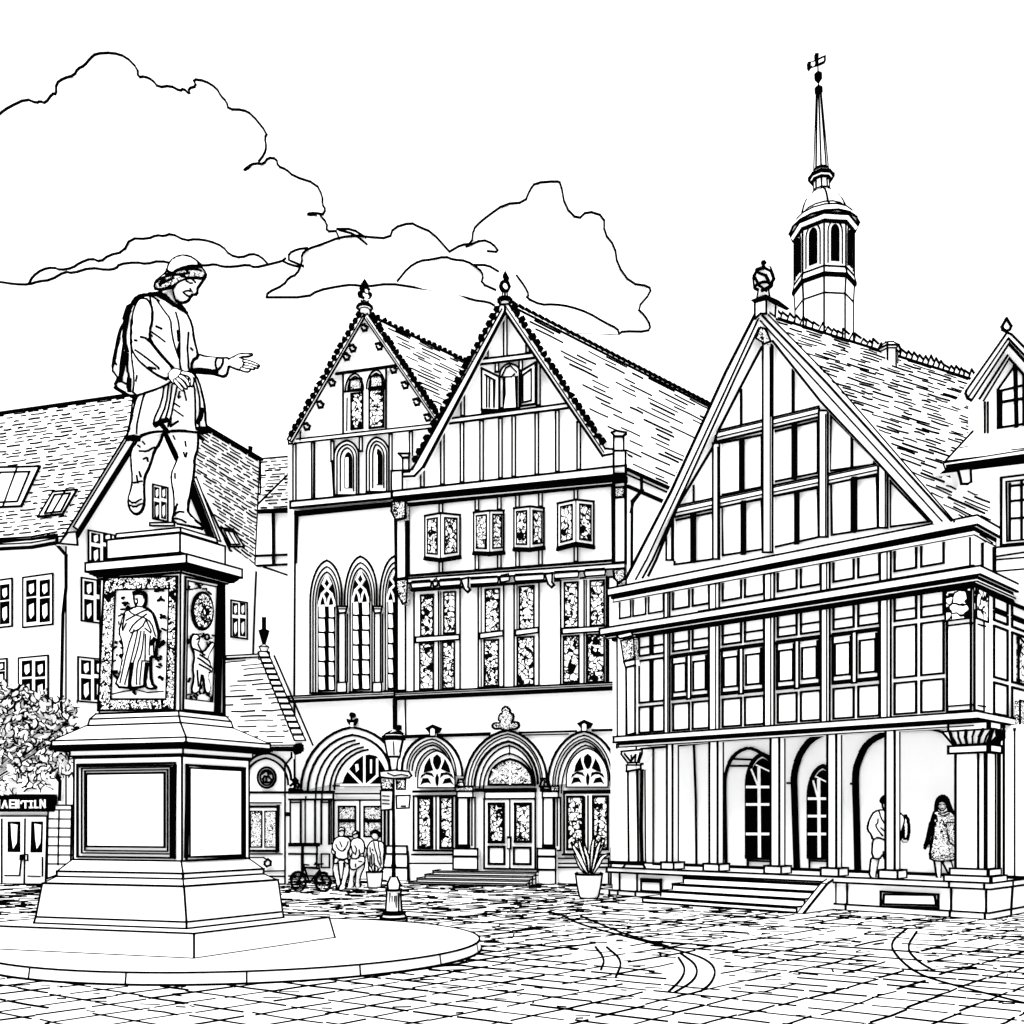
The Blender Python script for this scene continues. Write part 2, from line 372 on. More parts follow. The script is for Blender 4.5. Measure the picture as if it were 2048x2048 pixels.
# ================================================================ monument
Ld, Rd = Vector((-math.cos(math.radians(17)), math.sin(math.radians(17)), 0)), Vector((math.sin(math.radians(32)), math.cos(math.radians(32)), 0))
P0 = gnd((388, 1918), .145); CT = P0 + Ld * 1.785 + Rd * 1.3; CT.z = 0
plat = MB('round_platform')
NS = 96
def circ(r, z): return [Vector((MC.x + (r + .35) * math.cos(2 * math.pi * i / NS), MC.y + r * math.sin(2 * math.pi * i / NS), z)) for i in range(NS)]
lo, hi = circ(MR, .012), circ(MR - .02, .15)
plat.add(lo + hi, [tuple(range(NS, 2 * NS))] + [(i, (i + 1) % NS, NS + (i + 1) % NS, NS + i) for i in range(NS)])
plat.ink(lo, 6, True); plat.ink(hi, 4.5, True)
for i in range(0, NS, 6): plat.ink([lo[(i + 70) % NS], hi[(i + 70) % NS]], 4)
single(plat, 'low round stone platform under the statue monument', 'platform', (MC.x, MC.y, 0))
XM = {670: 388, 658: 388, 567: 373, 565: 373, 556: 368, 552: 367, 527: 366, 496: 362, 498: 364, 505: 366, 532: 371, 541: 372, 540: 372, 466: 361, 462: 358, 452: 357,
      450: 360, 449: 361, 455: 362, 458: 363, 474: 371, 484: 373, 435: 361, 432: 361}
def corners(l, r, dx=0):
    n = CT - Ld * l / 2 - Rd * r / 2 + Vector((dx, 0, 0))
    return [n + Ld * l, n, n + Rd * r, n + Ld * l + Rd * r]
def solve(xl, xr):
    """side lengths and centre shift so that the three near corners stand where the photograph has them"""
    t = (xl, XM[xr], xr); x = [2., 1.6, 0.]
    f = lambda x: [CX + q.x / q.y * FL - k for q, k in zip(corners(*x)[:3], t)]
    for _ in range(12):
        f0 = f(x); cols = []
        for i in range(3):
            y = list(x); y[i] += 1e-4; cols.append([(b - a) / 1e-4 for a, b in zip(f0, f(y))])
        M = Matrix([[cols[j][i] for j in range(3)] for i in range(3)]); dlt = M.inverted() @ Vector(f0)
        x = [a - b for a, b in zip(x, dlt)]
    return tuple(x)
def zat(n, y): return CH - (y - HY) / FL * n.y
def ring(lr, z): return [Vector((q.x, q.y, z)) for q in corners(*lr)]
def tier(mb, lo, hi, ylo, yhi, w=4.5, m='white', zl=None):
    a, b = solve(*lo), solve(*hi); qa, qb = corners(*a), corners(*b)
    z0 = zat(qa[1], ylo) if zl is None else zl; z1 = zat(qb[1], yhi)
    mb.prism(ring(a, z0), ring(b, z1), m, w, skip=(3,)); return z1
mon = Thing('monument_pedestal', 'tall carved stone pedestal carrying the cloaked statue, with blank plaques and relief panels', 'pedestal', (CT.x, CT.y, .15))
st = mon.part('stone_step')
tier(st, (-67, 670), (-60, 658), 1918, 1867, zl=.15)
b = mon.part('base_block')
tier(b, (68, 567), (72, 565), 1852, 1844, zl=zat(corners(*solve(-67, 670))[1], 1867) + .005)
tier(b, (72, 565), (85, 556), 1844, 1773)
b = mon.part('base_moulding')
tier(b, (88, 552), (114, 527), 1772, 1758, 4)
tier(b, (114, 527), (114, 527), 1758, 1747, 5); tier(b, (114, 527), (145, 496), 1747, 1722, 4)
d = mon.part('die')
tier(d, (147, 498), (148.5, 498), 1722, 1512)
dl = solve(147, 498); q = corners(*dl); DL, DR = Fac(q[0], q[1]), Fac(q[1], q[2])
tier(d, (140, 505), (140, 505), 1508, 1496, 4)
pl = mon.part('plaque', 'wide blank stone plaque with stepped frame')
def frame(mb, F, R, th, w=4, m='white'): mb.slab(R, F.n, th, m, w)
for (x0, y0, x1, y1), w_ in (((427, 357, 965, 872), 5), ((450, 378, 940, 850), 3.5), ((468, 392, 925, 835), 3.5), ((478, 408, 908, 812), 5)): pl.ink(DL.R('C', .02, x0, y0, x1, y1), w_, True)
pl.slab(DL.R('C', .03, 484, 415, 905, 808), DL.n, .03, 'white', 0)
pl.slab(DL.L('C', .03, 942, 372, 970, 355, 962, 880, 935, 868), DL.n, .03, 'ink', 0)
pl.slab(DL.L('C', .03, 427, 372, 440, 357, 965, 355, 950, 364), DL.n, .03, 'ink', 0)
pl = mon.part('plaque', 'narrow blank stone plaque on the side facing right')
pl.ink(DR.R('C', .02, 1030, 358, 1352, 872), 5, True); pl.ink(DR.R('C', .02, 1050, 375, 1335, 855), 4, True)
pl.slab(DR.R('C', .03, 1052, 380, 1330, 850), DR.n, .03, 'white', 0)
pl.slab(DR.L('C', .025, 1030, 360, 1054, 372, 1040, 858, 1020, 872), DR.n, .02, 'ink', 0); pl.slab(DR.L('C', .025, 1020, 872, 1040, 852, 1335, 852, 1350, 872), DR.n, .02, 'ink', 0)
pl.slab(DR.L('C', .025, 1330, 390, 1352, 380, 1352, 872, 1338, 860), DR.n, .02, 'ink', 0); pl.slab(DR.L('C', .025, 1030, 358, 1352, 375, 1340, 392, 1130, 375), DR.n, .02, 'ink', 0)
cn = mon.part('cornice', 'broad sloping stone cornice over the die')
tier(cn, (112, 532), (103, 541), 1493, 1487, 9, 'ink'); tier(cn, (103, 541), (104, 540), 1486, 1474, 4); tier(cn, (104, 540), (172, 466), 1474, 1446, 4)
cn = mon.part('shaft_base')
tier(cn, (176, 466), (180, 462), 1445, 1432, 4); tier(cn, (180, 462), (192, 452), 1432, 1422, 4)
sh = mon.part('shaft')
z1 = tier(sh, (199, 450), (201, 449), 1421, 1146, 4)
dl = solve(200, 450); q = corners(*dl); SL, SR = Fac(q[0], q[1]), Fac(q[1], q[2])
rp = mon.part('relief_panel', 'carved relief panel of a robed standing man in a foliage border')
def ringpoly(mb, F, off, o, i, m):
    k = len(o); mb.add(o + i, [(j, (j + 1) % k, k + (j + 1) % k, k + j) for j in range(k)], m)
O_, I_ = SL.L('B', .02, 672, 500, 1140, 492, 1125, 1350, 632, 1355), SL.L('B', .02, 742, 578, 1088, 570, 1068, 1285, 712, 1285)
ringpoly(rp, SL, 0, O_, I_, 'carve'); rp.ink(O_, 5, True); rp.ink(I_, 3.5, True)
rp.ink(SL.L('B', .03, 722, 1250, 800, 1232, 880, 1222, 950, 1240, 1050, 1232), 3); rp.ink(SL.L('B', .03, 720, 1280, 1060, 1280), 3)
fg = rp.sub('figure')
fg.inflate(SL, SL.L('B', .03, 865, 600, 900, 590, 940, 602, 942, 660, 925, 690, 960, 705, 990, 740, 1010, 800, 1028, 880, 1010, 935, 1005, 1012, 972, 1005, 970, 1060, 975, 1180, 1012, 1210, 960, 1215, 935, 1195, 900, 1205, 850, 1212, 745, 1200, 775, 1130, 790, 1050, 800, 980, 790, 900, 770, 850, 790, 780, 815, 715, 850, 700, 885, 690, 868, 650), .05, 'white', 5)
for v in ((885, 690, 940, 690), (840, 710, 870, 740, 940, 760), (830, 780, 900, 740, 960, 710), (850, 850, 880, 800, 960, 740), (860, 860, 930, 830, 960, 770), (880, 840, 840, 950, 790, 1180), (905, 840, 880, 960, 820, 1190),
          (925, 850, 905, 960, 860, 1100, 850, 1200), (945, 850, 930, 1000, 900, 1060, 895, 1190), (955, 870, 950, 1040), (930, 1040, 970, 1040), (930, 1050, 915, 1190), (820, 740, 800, 860, 830, 800), (960, 780, 1000, 870, 950, 830), (940, 760, 990, 790, 1015, 880),
          (985, 880, 975, 1000), (1005, 890, 1000, 1000), (870, 620, 900, 610, 935, 615), (880, 640, 895, 645), (900, 640, 905, 665, 895, 675)): fg.draw('B', 3.2, *v)
for v in ((870, 1060, 850, 1200), (960, 1060, 950, 1190), (1010, 900, 990, 930)): fg.draw('B', 8, *v)
fg.draw('B', 7, 865, 600, 900, 592, 938, 600, 940, 630)
rr = random.Random(5)
for (x, y) in ((800, 640), (810, 680), (780, 760), (765, 930), (760, 1010), (1020, 600), (1040, 640), (1045, 740), (1043, 915), (1030, 830), (1020, 1080), (1025, 1010), (745, 1110), (1030, 1150), (860, 1230)):
    for _ in range(4):
        a = rr.uniform(0, 3.1); L_ = rr.uniform(8, 24); x2, y2 = x + rr.uniform(-18, 18), y + rr.uniform(-25, 25)
        rp.ink(SL.L('B', .03, x2, y2, x2 + L_ * math.cos(a), y2 + L_ * math.sin(a) * .8), rr.uniform(3, 6))
rp = mon.part('relief_panel', 'narrow relief panel with a portrait medallion above a small figure')
rp.ink(SR.L('B', .02, 1195, 495, 1440, 545, 1440, 1375, 1180, 1350), 4.5, True)
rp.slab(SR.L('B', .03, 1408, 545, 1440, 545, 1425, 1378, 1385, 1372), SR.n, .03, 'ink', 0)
rp.ink(SR.L('B', .02, 1212, 520, 1400, 560, 1370, 1300, 1200, 1280), 3, True)
import itertools
def ell(F, k, off, cx, cy, rx, ry, n=24): return F.L(k, off, *itertools.chain(*[(cx + rx * math.cos(2 * math.pi * i / n), cy + ry * math.sin(2 * math.pi * i / n)) for i in range(n)]))
md = rp.sub('medallion'); md.inflate(SR, ell(SR, 'B', .03, 1303, 715, 62, 115), .04, 'carve', 6, sm=0); md.ink(ell(SR, 'B', .05, 1303, 715, 46, 90), 3, True)
f2 = rp.sub('figure'); f2.inflate(SR, SR.L('B', .03, 1235, 865, 1275, 870, 1280, 905, 1262, 925, 1285, 965, 1310, 985, 1360, 915, 1378, 930, 1330, 1010, 1345, 1060, 1370, 1100, 1330, 1115, 1350, 1200, 1345, 1240, 1320, 1240, 1310, 1130, 1290, 1130, 1300, 1200, 1260, 1245, 1230, 1235, 1250, 1150, 1240, 1080, 1255, 1000, 1225, 930), .05, 'white', 4)
for v in ((1250, 900, 1270, 890), (1240, 960, 1300, 1000), (1260, 1020, 1340, 1080), (1270, 1000, 1350, 1050), (1265, 1060, 1340, 1100), (1280, 1130, 1270, 1220), (1260, 930, 1290, 1000), (1255, 1100, 1260, 1200)): f2.draw('B', 4, *v)
for _ in range(46):
    x, y = rr.uniform(1210, 1380), rr.choice((rr.uniform(1140, 1290), rr.uniform(540, 620), rr.uniform(1150, 1280), rr.uniform(850, 920))); a = rr.uniform(-.5, 2)
    rp.ink(SR.L('B', .03, x, y, x + 22 * math.cos(a), y + 22 * math.sin(a)), rr.uniform(2.5, 5))
rp.ink(ell(SR, 'B', .04, 1333, 882, 14, 17, 10), 4, True)
cn = mon.part('cornice', 'square flat upper cornice with a dark underside')
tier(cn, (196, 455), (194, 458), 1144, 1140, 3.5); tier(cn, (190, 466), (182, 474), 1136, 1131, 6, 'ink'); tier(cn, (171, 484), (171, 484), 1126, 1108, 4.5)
cn = mon.part('top_block'); tier(cn, (214, 450), (214, 450), 1105, 1066, 4.5); 
cn = mon.part('top_slab'); zt = tier(cn, (231, 435), (233, 432), 1064, 1055, 4)
mon.end()
# ================================================================ statue (crop A)
TY = CT.y - .25; T = front(TY)
s_ = Thing('statue', 'white statue of a caped man with cap and outstretched hand on the pedestal', 'statue', (CT.x, TY, zt))
def T_(off, *v): return T.L('A', off, *v)
bd = s_.part('body', 'bare legs, neck, bowed face and hands of the figure')
bd.inflate(T, T_(-.12, 395, 1230, 380, 1285, 345, 1325, 342, 1400, 352, 1500, 345, 1560, 325, 1630, 330, 1680, 355, 1712, 380, 1716, 405, 1695, 420, 1650, 415, 1560, 420, 1490, 450, 1430, 480, 1330, 512, 1290, 535, 1215, 470, 1190), .12, 'white', 5)
for v in ((400, 1320, 412, 1330), (430, 1300, 440, 1312), (410, 1355, 450, 1355, 485, 1320), (430, 1400, 450, 1385, 450, 1405), (405, 1475, 410, 1500), (350, 1530, 380, 1545, 412, 1525), (335, 1640, 375, 1670, 410, 1635), (340, 1670, 378, 1690, 412, 1660), (390, 1500, 395, 1540)): bd.draw('A', 4, *v)
bd.inflate(T, T_(-.05, 545, 1205, 590, 1300, 628, 1368, 610, 1420, 585, 1480, 590, 1540, 602, 1600, 604, 1700, 590, 1752, 600, 1768, 660, 1780, 740, 1798, 772, 1805, 772, 1785, 735, 1760, 700, 1725, 680, 1700, 684, 1650, 705, 1550, 722, 1430, 720, 1380, 742, 1320, 742, 1200, 640, 1180), .13, 'white', 5)
for v in ((545, 1215, 580, 1300, 615, 1375),): bd.draw('A', 13, *v)
for v in ((685, 1300, 688, 1325), (675, 1365, 684, 1395, 692, 1365), (612, 1265, 620, 1282), (622, 1490, 622, 1515), (604, 1740, 640, 1718, 670, 1715), (610, 1720, 635, 1670), (595, 1752, 650, 1758, 680, 1775)): bd.draw('A', 4, *v)
# trunk and arms inside the clothes join legs, head and hands into one body
bd.inflate(T, T_(.02, 420, 430, 530, 390, 620, 460, 690, 560, 700, 760, 700, 900, 740, 1100, 720, 1240, 640, 1240, 545, 1215, 500, 1240, 400, 1240, 380, 1000, 370, 700), .1, 'white', 0)
bd.limb(T, 'A', -.06, (660, 800, 780, 820, 950, 800), (30, 30, 14), .05, w=0); bd.limb(T, 'A', .3, (420, 500, 400, 720, 480, 820, 585, 880), (30, 30, 28, 20), .08, w=0)
# neck and head
bd.inflate(T, T_(.1, 540, 372, 590, 330, 615, 430, 660, 470, 672, 500, 600, 470, 510, 410), .1, 'white', 4)
bd.inflate(T, T_(.18, 590, 320, 598, 380, 608, 420, 628, 436, 660, 438, 685, 425, 695, 405, 704, 396, 708, 389, 736, 388, 738, 352, 748, 340, 765, 315, 785, 285, 780, 250, 700, 235, 600, 260), .13, 'white', 5)
for v in ((695, 318, 725, 325, 738, 335), (690, 335, 708, 350, 722, 345), (690, 340, 705, 347), (708, 375, 715, 385), (668, 402, 688, 388, 710, 383), (674, 406, 688, 412, 698, 402)): bd.draw('A', 3.3, *v)
for v in ((598, 340, 603, 400, 612, 436), (625, 432, 640, 450)): bd.draw('A', 4, *v)
# far hand, outstretched: palm, thumb and four fingers
hf = (0.02,)
bd.inflate(T, T_(-.08, 928, 785, 960, 768, 985, 760, 1000, 775, 1030, 790, 1045, 800, 1035, 830, 1000, 845, 970, 838, 925, 818), .05, 'white', 4)
bd.limb(T, 'A', -.05, (965, 778, 1000, 757, 1040, 758, 1066, 752), (12, 9, 7, 4), .025, w=3.5)
for pts, rad in (((1000, 838, 1040, 850, 1052, 846), (9, 8, 5)), ((1015, 825, 1060, 832, 1078, 836), (8, 7, 5)), ((1020, 808, 1070, 820, 1100, 830), (8, 7, 5)), ((1015, 790, 1070, 803, 1108, 820), (8, 7, 5))):
    bd.limb(T, 'A', -.03, pts, rad, .025, w=3.2)
# cap, hair
hr = s_.part('hair'); hr.inflate(T, T_(.3, 482, 352, 488, 315, 520, 290, 552, 262, 560, 240, 600, 228, 650, 225, 700, 215, 755, 218, 790, 262, 784, 288, 760, 292, 720, 285, 660, 300, 610, 325, 590, 345, 560, 350, 525, 358, 500, 355), .08, 'locks', 5)
for v in ((600, 240, 660, 235, 740, 235), (560, 290, 640, 262, 720, 255, 770, 262), (500, 330, 560, 300, 650, 285, 700, 275), (520, 345, 570, 325, 600, 310)): hr.draw('A', 4, *v)
cp = s_.part('cap'); cp.inflate(T, T_(.39, 560, 250, 570, 212, 595, 180, 640, 160, 690, 162, 735, 190, 765, 220, 740, 218, 700, 216, 650, 228, 610, 245, 590, 262), .08, 'white', 5.5)
# cape
ca = s_.part('cape', 'long cape hanging down the back in deep folds'); ca.inflate(T, T_(-.22, 470, 392, 400, 395, 360, 420, 330, 480, 300, 560, 270, 640, 240, 760, 228, 845, 252, 880, 265, 895, 240, 945, 300, 985, 350, 1005, 380, 980, 400, 700, 420, 450), .16, 'white', 5)
ca.ink(T_(.05, 520, 372, 480, 388, 440, 392, 400, 395, 362, 418, 332, 478, 302, 560), 5.5)
for v in ((350, 520, 330, 620, 325, 700, 340, 760), (345, 540, 325, 680), (340, 460, 320, 560)): ca.draw('A', 9, *v)
for v in ((292, 580, 270, 700, 262, 830), (305, 600, 282, 720, 268, 800), (240, 850, 262, 820, 275, 840), (325, 700, 310, 800, 290, 930), (345, 780, 340, 880, 350, 900, 345, 930), (250, 950, 290, 935, 340, 960)): ca.draw('A', 4.5, *v)
for v in ((330, 780, 320, 860, 300, 935), (250, 955, 300, 985), (350, 930, 345, 985)): ca.draw('A', 9, *v)
# skirt of the tunic
sk = s_.part('tunic_skirt', 'pleated skirt of the tunic reaching the knees')
sk.inflate(T, T_(.1, 358, 1005, 450, 975, 560, 930, 640, 870, 715, 860, 745, 910, 770, 1000, 785, 1080, 788, 1180, 812, 1215, 780, 1225, 745, 1222, 650, 1210, 560, 1215, 490, 1215, 440, 1225, 390, 1245, 385, 1275, 320, 1262, 318, 1245, 340, 1150, 350, 1060), .12, 'white', 5)
for v in ((445, 990, 420, 1080, 385, 1240), (400, 1010, 375, 1080, 340, 1230), (375, 1020, 365, 1060), (560, 940, 545, 1060, 490, 1180, 500, 1200), (585, 950, 570, 1080, 530, 1170), (605, 960, 590, 1080, 560, 1180), (635, 970, 610, 1090, 600, 1150, 575, 1200),
          (650, 1000, 640, 1040, 655, 1030), (675, 985, 690, 1050), (620, 1070, 650, 1090), (620, 1110, 670, 1145), (700, 880, 735, 950, 745, 1080, 742, 1215), (725, 880, 760, 1000, 768, 1080, 765, 1210), (590, 1200, 640, 1175), (600, 1160, 590, 1195), (355, 1010, 400, 990)): sk.draw('A', 4, *v)
for v in ((500, 1195, 545, 1175, 575, 1170), (540, 1195, 560, 1215), (755, 1180, 770, 1150, 775, 1100), (320, 1262, 385, 1262), (755, 1250, 770, 1262), (760, 1215, 810, 1212)): sk.draw('A', 9, *v)
# far sleeve
fs_ = s_.part('sleeve', 'sleeve of the outstretched arm with turned cuff')
fs_.inflate(T, T_(-.1, 690, 790, 715, 765, 745, 755, 800, 772, 870, 778, 935, 778, 935, 800, 925, 835, 915, 875, 895, 885, 870, 878, 830, 866, 760, 862, 700, 855), .12, 'white', 5)
for v in ((870, 785, 862, 830, 870, 868), (885, 790, 905, 790, 908, 815, 895, 850, 880, 860), (720, 775, 705, 800, 720, 830), (720, 770, 745, 760)): fs_.draw('A', 4.5, *v)
fs_.draw('A', 9, 710, 855, 780, 858, 860, 868)
# torso
to = s_.part('tunic', 'close fitting buttoned tunic with a shoulder collar')
to.inflate(T, T_(.2, 395, 420, 450, 400, 530, 378, 600, 450, 672, 500, 705, 565, 716, 650, 735, 730, 745, 765, 705, 790, 703, 858, 655, 866, 600, 900, 560, 935, 450, 978, 352, 1005, 365, 900, 345, 760, 345, 560, 365, 460), .14, 'white', 5)
for v in ((460, 400, 540, 440, 660, 500), (480, 395, 560, 420, 668, 495), (520, 460, 560, 520, 600, 570, 605, 640, 620, 720, 648, 800), (630, 530, 650, 600, 655, 700, 652, 862), (700, 640, 698, 740, 695, 858), (470, 420, 485, 480, 480, 540, 468, 580, 470, 610),
          (460, 630, 520, 670, 565, 705), (470, 650, 490, 672), (515, 612, 545, 630), (640, 640, 645, 700), (650, 720, 640, 760, 650, 790), (455, 490, 462, 520, 458, 600), (395, 905, 388, 935), (715, 735, 725, 745), (430, 395, 500, 440, 530, 460)): to.draw('A', 4, *v)
to.draw('A', 5, 515, 615, 545, 628); to.draw('A', 8, 630, 455, 650, 480, 672, 500); to.draw('A', 7, 455, 400, 560, 442, 640, 490)
# near sleeve and hand
ns = s_.part('sleeve', 'sleeve of the arm resting across the waist')
ns.inflate(T, T_(.35, 400, 415, 375, 440, 352, 510, 344, 620, 345, 720, 375, 775, 420, 820, 480, 865, 550, 900, 575, 880, 592, 835, 540, 785, 490, 725, 455, 680, 450, 610, 465, 560, 468, 480, 445, 425), .11, 'white', 5)
for v in ((380, 745, 430, 780, 520, 850, 522, 858), (380, 690, 392, 692), (415, 670, 450, 672, 485, 710), (455, 840, 480, 870, 550, 905), (450, 840, 500, 855)): ns.draw('A', 4.5, *v)
ns.draw('A', 8, 455, 672, 500, 730, 560, 800, 590, 832)
ns.draw('A', 6, 352, 560, 346, 650, 348, 720)
bd.inflate(T, T_(.42, 560, 885, 592, 838, 640, 848, 680, 870, 690, 900, 660, 930, 600, 935), .07, 'white', 4)
for pts, rad in (((640, 862, 690, 872, 712, 905, 705, 940), (10, 10, 8, 6)), ((630, 880, 672, 905, 688, 940), (10, 9, 6)), ((615, 895, 650, 925, 672, 955), (10, 9, 6)), ((600, 905, 628, 940, 650, 965), (9, 8, 6)), ((655, 868, 700, 870, 722, 890), (9, 8, 5))):
    bd.limb(T, 'A', .49, pts, rad, .03, w=3.2)
ft = s_.part('support_block'); fp = [T.P(p, 0) for p in c('A', 455, 1762, 560, 1762, 770, 1806, 770, 1812, 455, 1790)]
ft.slab(T_(.1, 452, 1768, 600, 1765, 600, 1785, 452, 1785), T.n, .2, 'white', 4)
s_.end()
# ================================================================ left house (crop B)
cA, cB = gnd((0, 1767)), gnd((132, 1772)); FA = Fac(cA, cB); FB = Fac(cB, gnd((560, 1753)))
h = Thing('gabled_house', 'white gabled house with skylights and cross windows behind the monument', 'house', (cB.x, cB.y, 0))
wl = h.part('wall')
wl.slab([FA.P(p) for p in ((-120, 1765), (-120, 1098), (0, 1088), (132, 1076), (132, 1772))], FA.n, .3, 'white', 0)
wl.slab([FB.P(p) for p in ((132, 1772), (132, 1076), (313, 805), (455, 1092), (515, 1135), (590, 1160), (590, 1752))], FB.n, .3, 'white', 0)
wl.ink([FA.P((132, 1076), .0), FA.P((132, 1772), .0)], 3)
wl.ink(FB.L('B', .03, 1700, 432, 1900, 500), 4); wl.ink(FB.L('B', .03, 1650, 465, 1640, 700, 1630, 1000), 4)
wl.ink([FA.P((-60, 1772), .01), FA.P((132, 1772), .01)], 5)
# roofs
def rpt(p, z): return atz(p, z)
def atz(p, z):
    r = ray(p); return CAM + r * ((z - CH) / r.z)
apx = FB.P((313, 799)); rd = h.part('roof', 'long tiled roof plane facing the square')
zr = apx.z; A_, B_ = atz((-130, 848), zr), atz((305, 786), zr)
D_, C_ = FA.P((-130, 1098), .5), FA.P((128, 1072), .5)
patch(rd, A_, B_, C_, D_); rd.ink([A_, B_, C_, D_], 4, True)
dashes(rd, A_, B_, C_, D_, 34, .12, .55, .45, 3.2)
for k in range(60):
    t = k / 60; p = A_.lerp(B_, t); rd.ink([p + Vector((0, 0, .04)), A_.lerp(B_, t + .012) + Vector((0, 0, .04))], 7)
rd = h.part('roof', 'tiled roof plane falling away behind the gable')
R2, E1, E2 = atz((519, 921), zr), FB.P((460, 1100), .1), atz((509, 1138), FB.P((460, 1100)).z)
nn = (R2 - apx).cross(E1 - apx).normalized(); nn = -nn if nn.dot(CAM - apx) < 0 else nn
patch(rd, apx, R2, E2, E1); rd.ink([apx, R2, E2, E1], 4, True); dashes(rd, apx, R2, E2, E1, 30, .25, .9, .35, 3.2); rd.ink([apx + nn * .1, R2 + nn * .1], 6)
bb = h.part('barge_board')
bb.slab(FB.L('A', .35, -10, 1790, 18, 1810, 345, 1290, 500, 1045, 478, 1030, 310, 1270), FB.n, .25, 'white', 3.5)
bb.slab(FB.L('A', .33, 18, 1812, 22, 1860, 385, 1280, 350, 1280), FB.n, .2, 'ink', 0)
bb.slab(FB.L('A', .35, 715, 1500, 732, 1490, 880, 1880, 862, 1875), FB.n, .25, 'white', 3.5)
bb.slab(FB.L('A', .33, 695, 1560, 715, 1520, 850, 1870, 815, 1850), FB.n, .2, 'ink', 0)
gt = h.part('gutter')
for y0, y1, w_ in ((248, 205, 3.5), (262, 225, 5), (285, 245, 3), (315, 275, 7)): gt.ink(FA.L('B', .5, -200, y0 + 26, 0, y0, 200, (y0 + y1) / 2 + 10, 365, y1), w_)
gt.slab(FB.L('B', .3, 435, 210, 492, 205, 500, 290, 380, 280), FB.n, .25, 'white', 4)
dp = h.part('downpipe')
dp.ink(FA.L('B', .12, 365, 225, 368, 290, 425, 355, 425, 560, 405, 740, 395, 1250, 395, 1450), 6); dp.ink([FA.P((123, 1450), .12), FA.P((119, 1600), .12)], 6)
def crosswin(F, off, x0, y0, x1, y1, ml=None, ty=.42, k='B', par=None):
    m = par.sub('window') if par else h.part('window'); m.slab(F.R(k, off + .06, x0, y0, x1, y1), F.n, .08, 'white', 4)
    w_, h_ = x1 - x0, y1 - y0; bx, by = w_ * .1, h_ * .06; mx = w_ * .05; pn = m.sub('pane'); ym = y0 + h_ * ty
    for a, b_ in ((x0 + bx, x0 + w_ / 2 - mx), (x0 + w_ / 2 + mx, x1 - bx)):
        for q, r_ in ((y0 + by, ym - h_ * .03), (ym + h_ * .03, y1 - by)):
            pn.slab(F.R(k, off + .07, a, q, b_, r_), F.n, .03, 'ink', 0)
            ww = (b_ - a); hh = r_ - q
            pn.slab(F.L(k, off + .075, a + ww * .3, q + hh * .3, a + ww * .72, q + hh * .2, a + ww * .75, r_ - hh * .3, a + ww * .45, r_ - hh * .12, a + ww * .3, r_ - hh * .3), F.n, .02, 'white', 0)
    return m
crosswin(FA, 0, -100, 530, 78, 812); crosswin(FA, 0, 148, 500, 340, 800); crosswin(FA, 0, -100, 1035, 45, 1190); crosswin(FA, 0, 120, 1018, 310, 1320)
crosswin(FB, 0, 525, 500, 700, 800); crosswin(FB, 0, 1488, 645, 1592, 895); crosswin(FB, 0, 503, 1010, 690, 1310)
crosswin(FB, 0, 570, 195, 740, 420); crosswin(FB, 0, 470, 1535, 560, 1760, k='A')
sk1 = h.part('skylight'); nA = (B_ - A_).cross(D_ - A_).normalized() * -1
FR_ = None
def onplane(p, P0_, n, off=0):
    r = ray(p); t = (P0_ + n * off - CAM).dot(n) / r.dot(n); return CAM + r * t
if nA.dot(CAM - A_) < 0: nA = -nA
def skyl(P0_, n, k, *v):
    m = h.part('skylight'); q = c(k, *v); lp = [onpatch(*P0_, p) for p in q]; m.slab(lp, n, .3, 'white', 5)
    m.ink([onpatch(*P0_, ((q[0][0] * (1 - t) + q[1][0] * t), (q[0][1] * (1 - t) + q[1][1] * t)), .2) if j == 0 else onpatch(*P0_, ((q[3][0] * (1 - t) + q[2][0] * t), (q[3][1] * (1 - t) + q[2][1] * t)), .2) for t in (.5,) for j in (0, 1)], 3.5)
    cx_ = sum(p[0] for p in q) / 4; cy_ = sum(p[1] for p in q) / 4
    m.ink([onpatch(*P0_, (cx_ + (x - cx_) * .66, cy_ + (y - cy_) * .75), .2) for x, y in q], 4, True)
h.ps.remove(sk1)
def onpatch(A, B, C, D, p, h=.16):
    f = lambda s1, t: A.lerp(B, s1).lerp(D.lerp(C, s1), t)
    s1, t = .5, .5
    for _ in range(25):
        q = proj(f(s1, t)); qa = proj(f(s1 + 1e-4, t)); qb = proj(f(s1, t + 1e-4)); a, b, c_, d = (qa[0] - q[0]) * 1e4, (qb[0] - q[0]) * 1e4, (qa[1] - q[1]) * 1e4, (qb[1] - q[1]) * 1e4
        ex, ey = p[0] - q[0], p[1] - q[1]; det = a * d - b * c_; s1 += (ex * d - b * ey) / det; t += (a * ey - c_ * ex) / det
    P = f(s1, t); return P + (CAM - P).normalized() * h
PATCH = (A_, B_, C_, D_)
skyl(PATCH, nA, 'W', -10, 882, 75, 880, 40, 955, -30, 958); skyl(PATCH, nA, 'W', 100, 928, 145, 924, 118, 970, 72, 975)
skyl((apx, R2, E2, E1), nn, 'B', 1415, 180, 1500, 190, 1570, 300, 1480, 300)
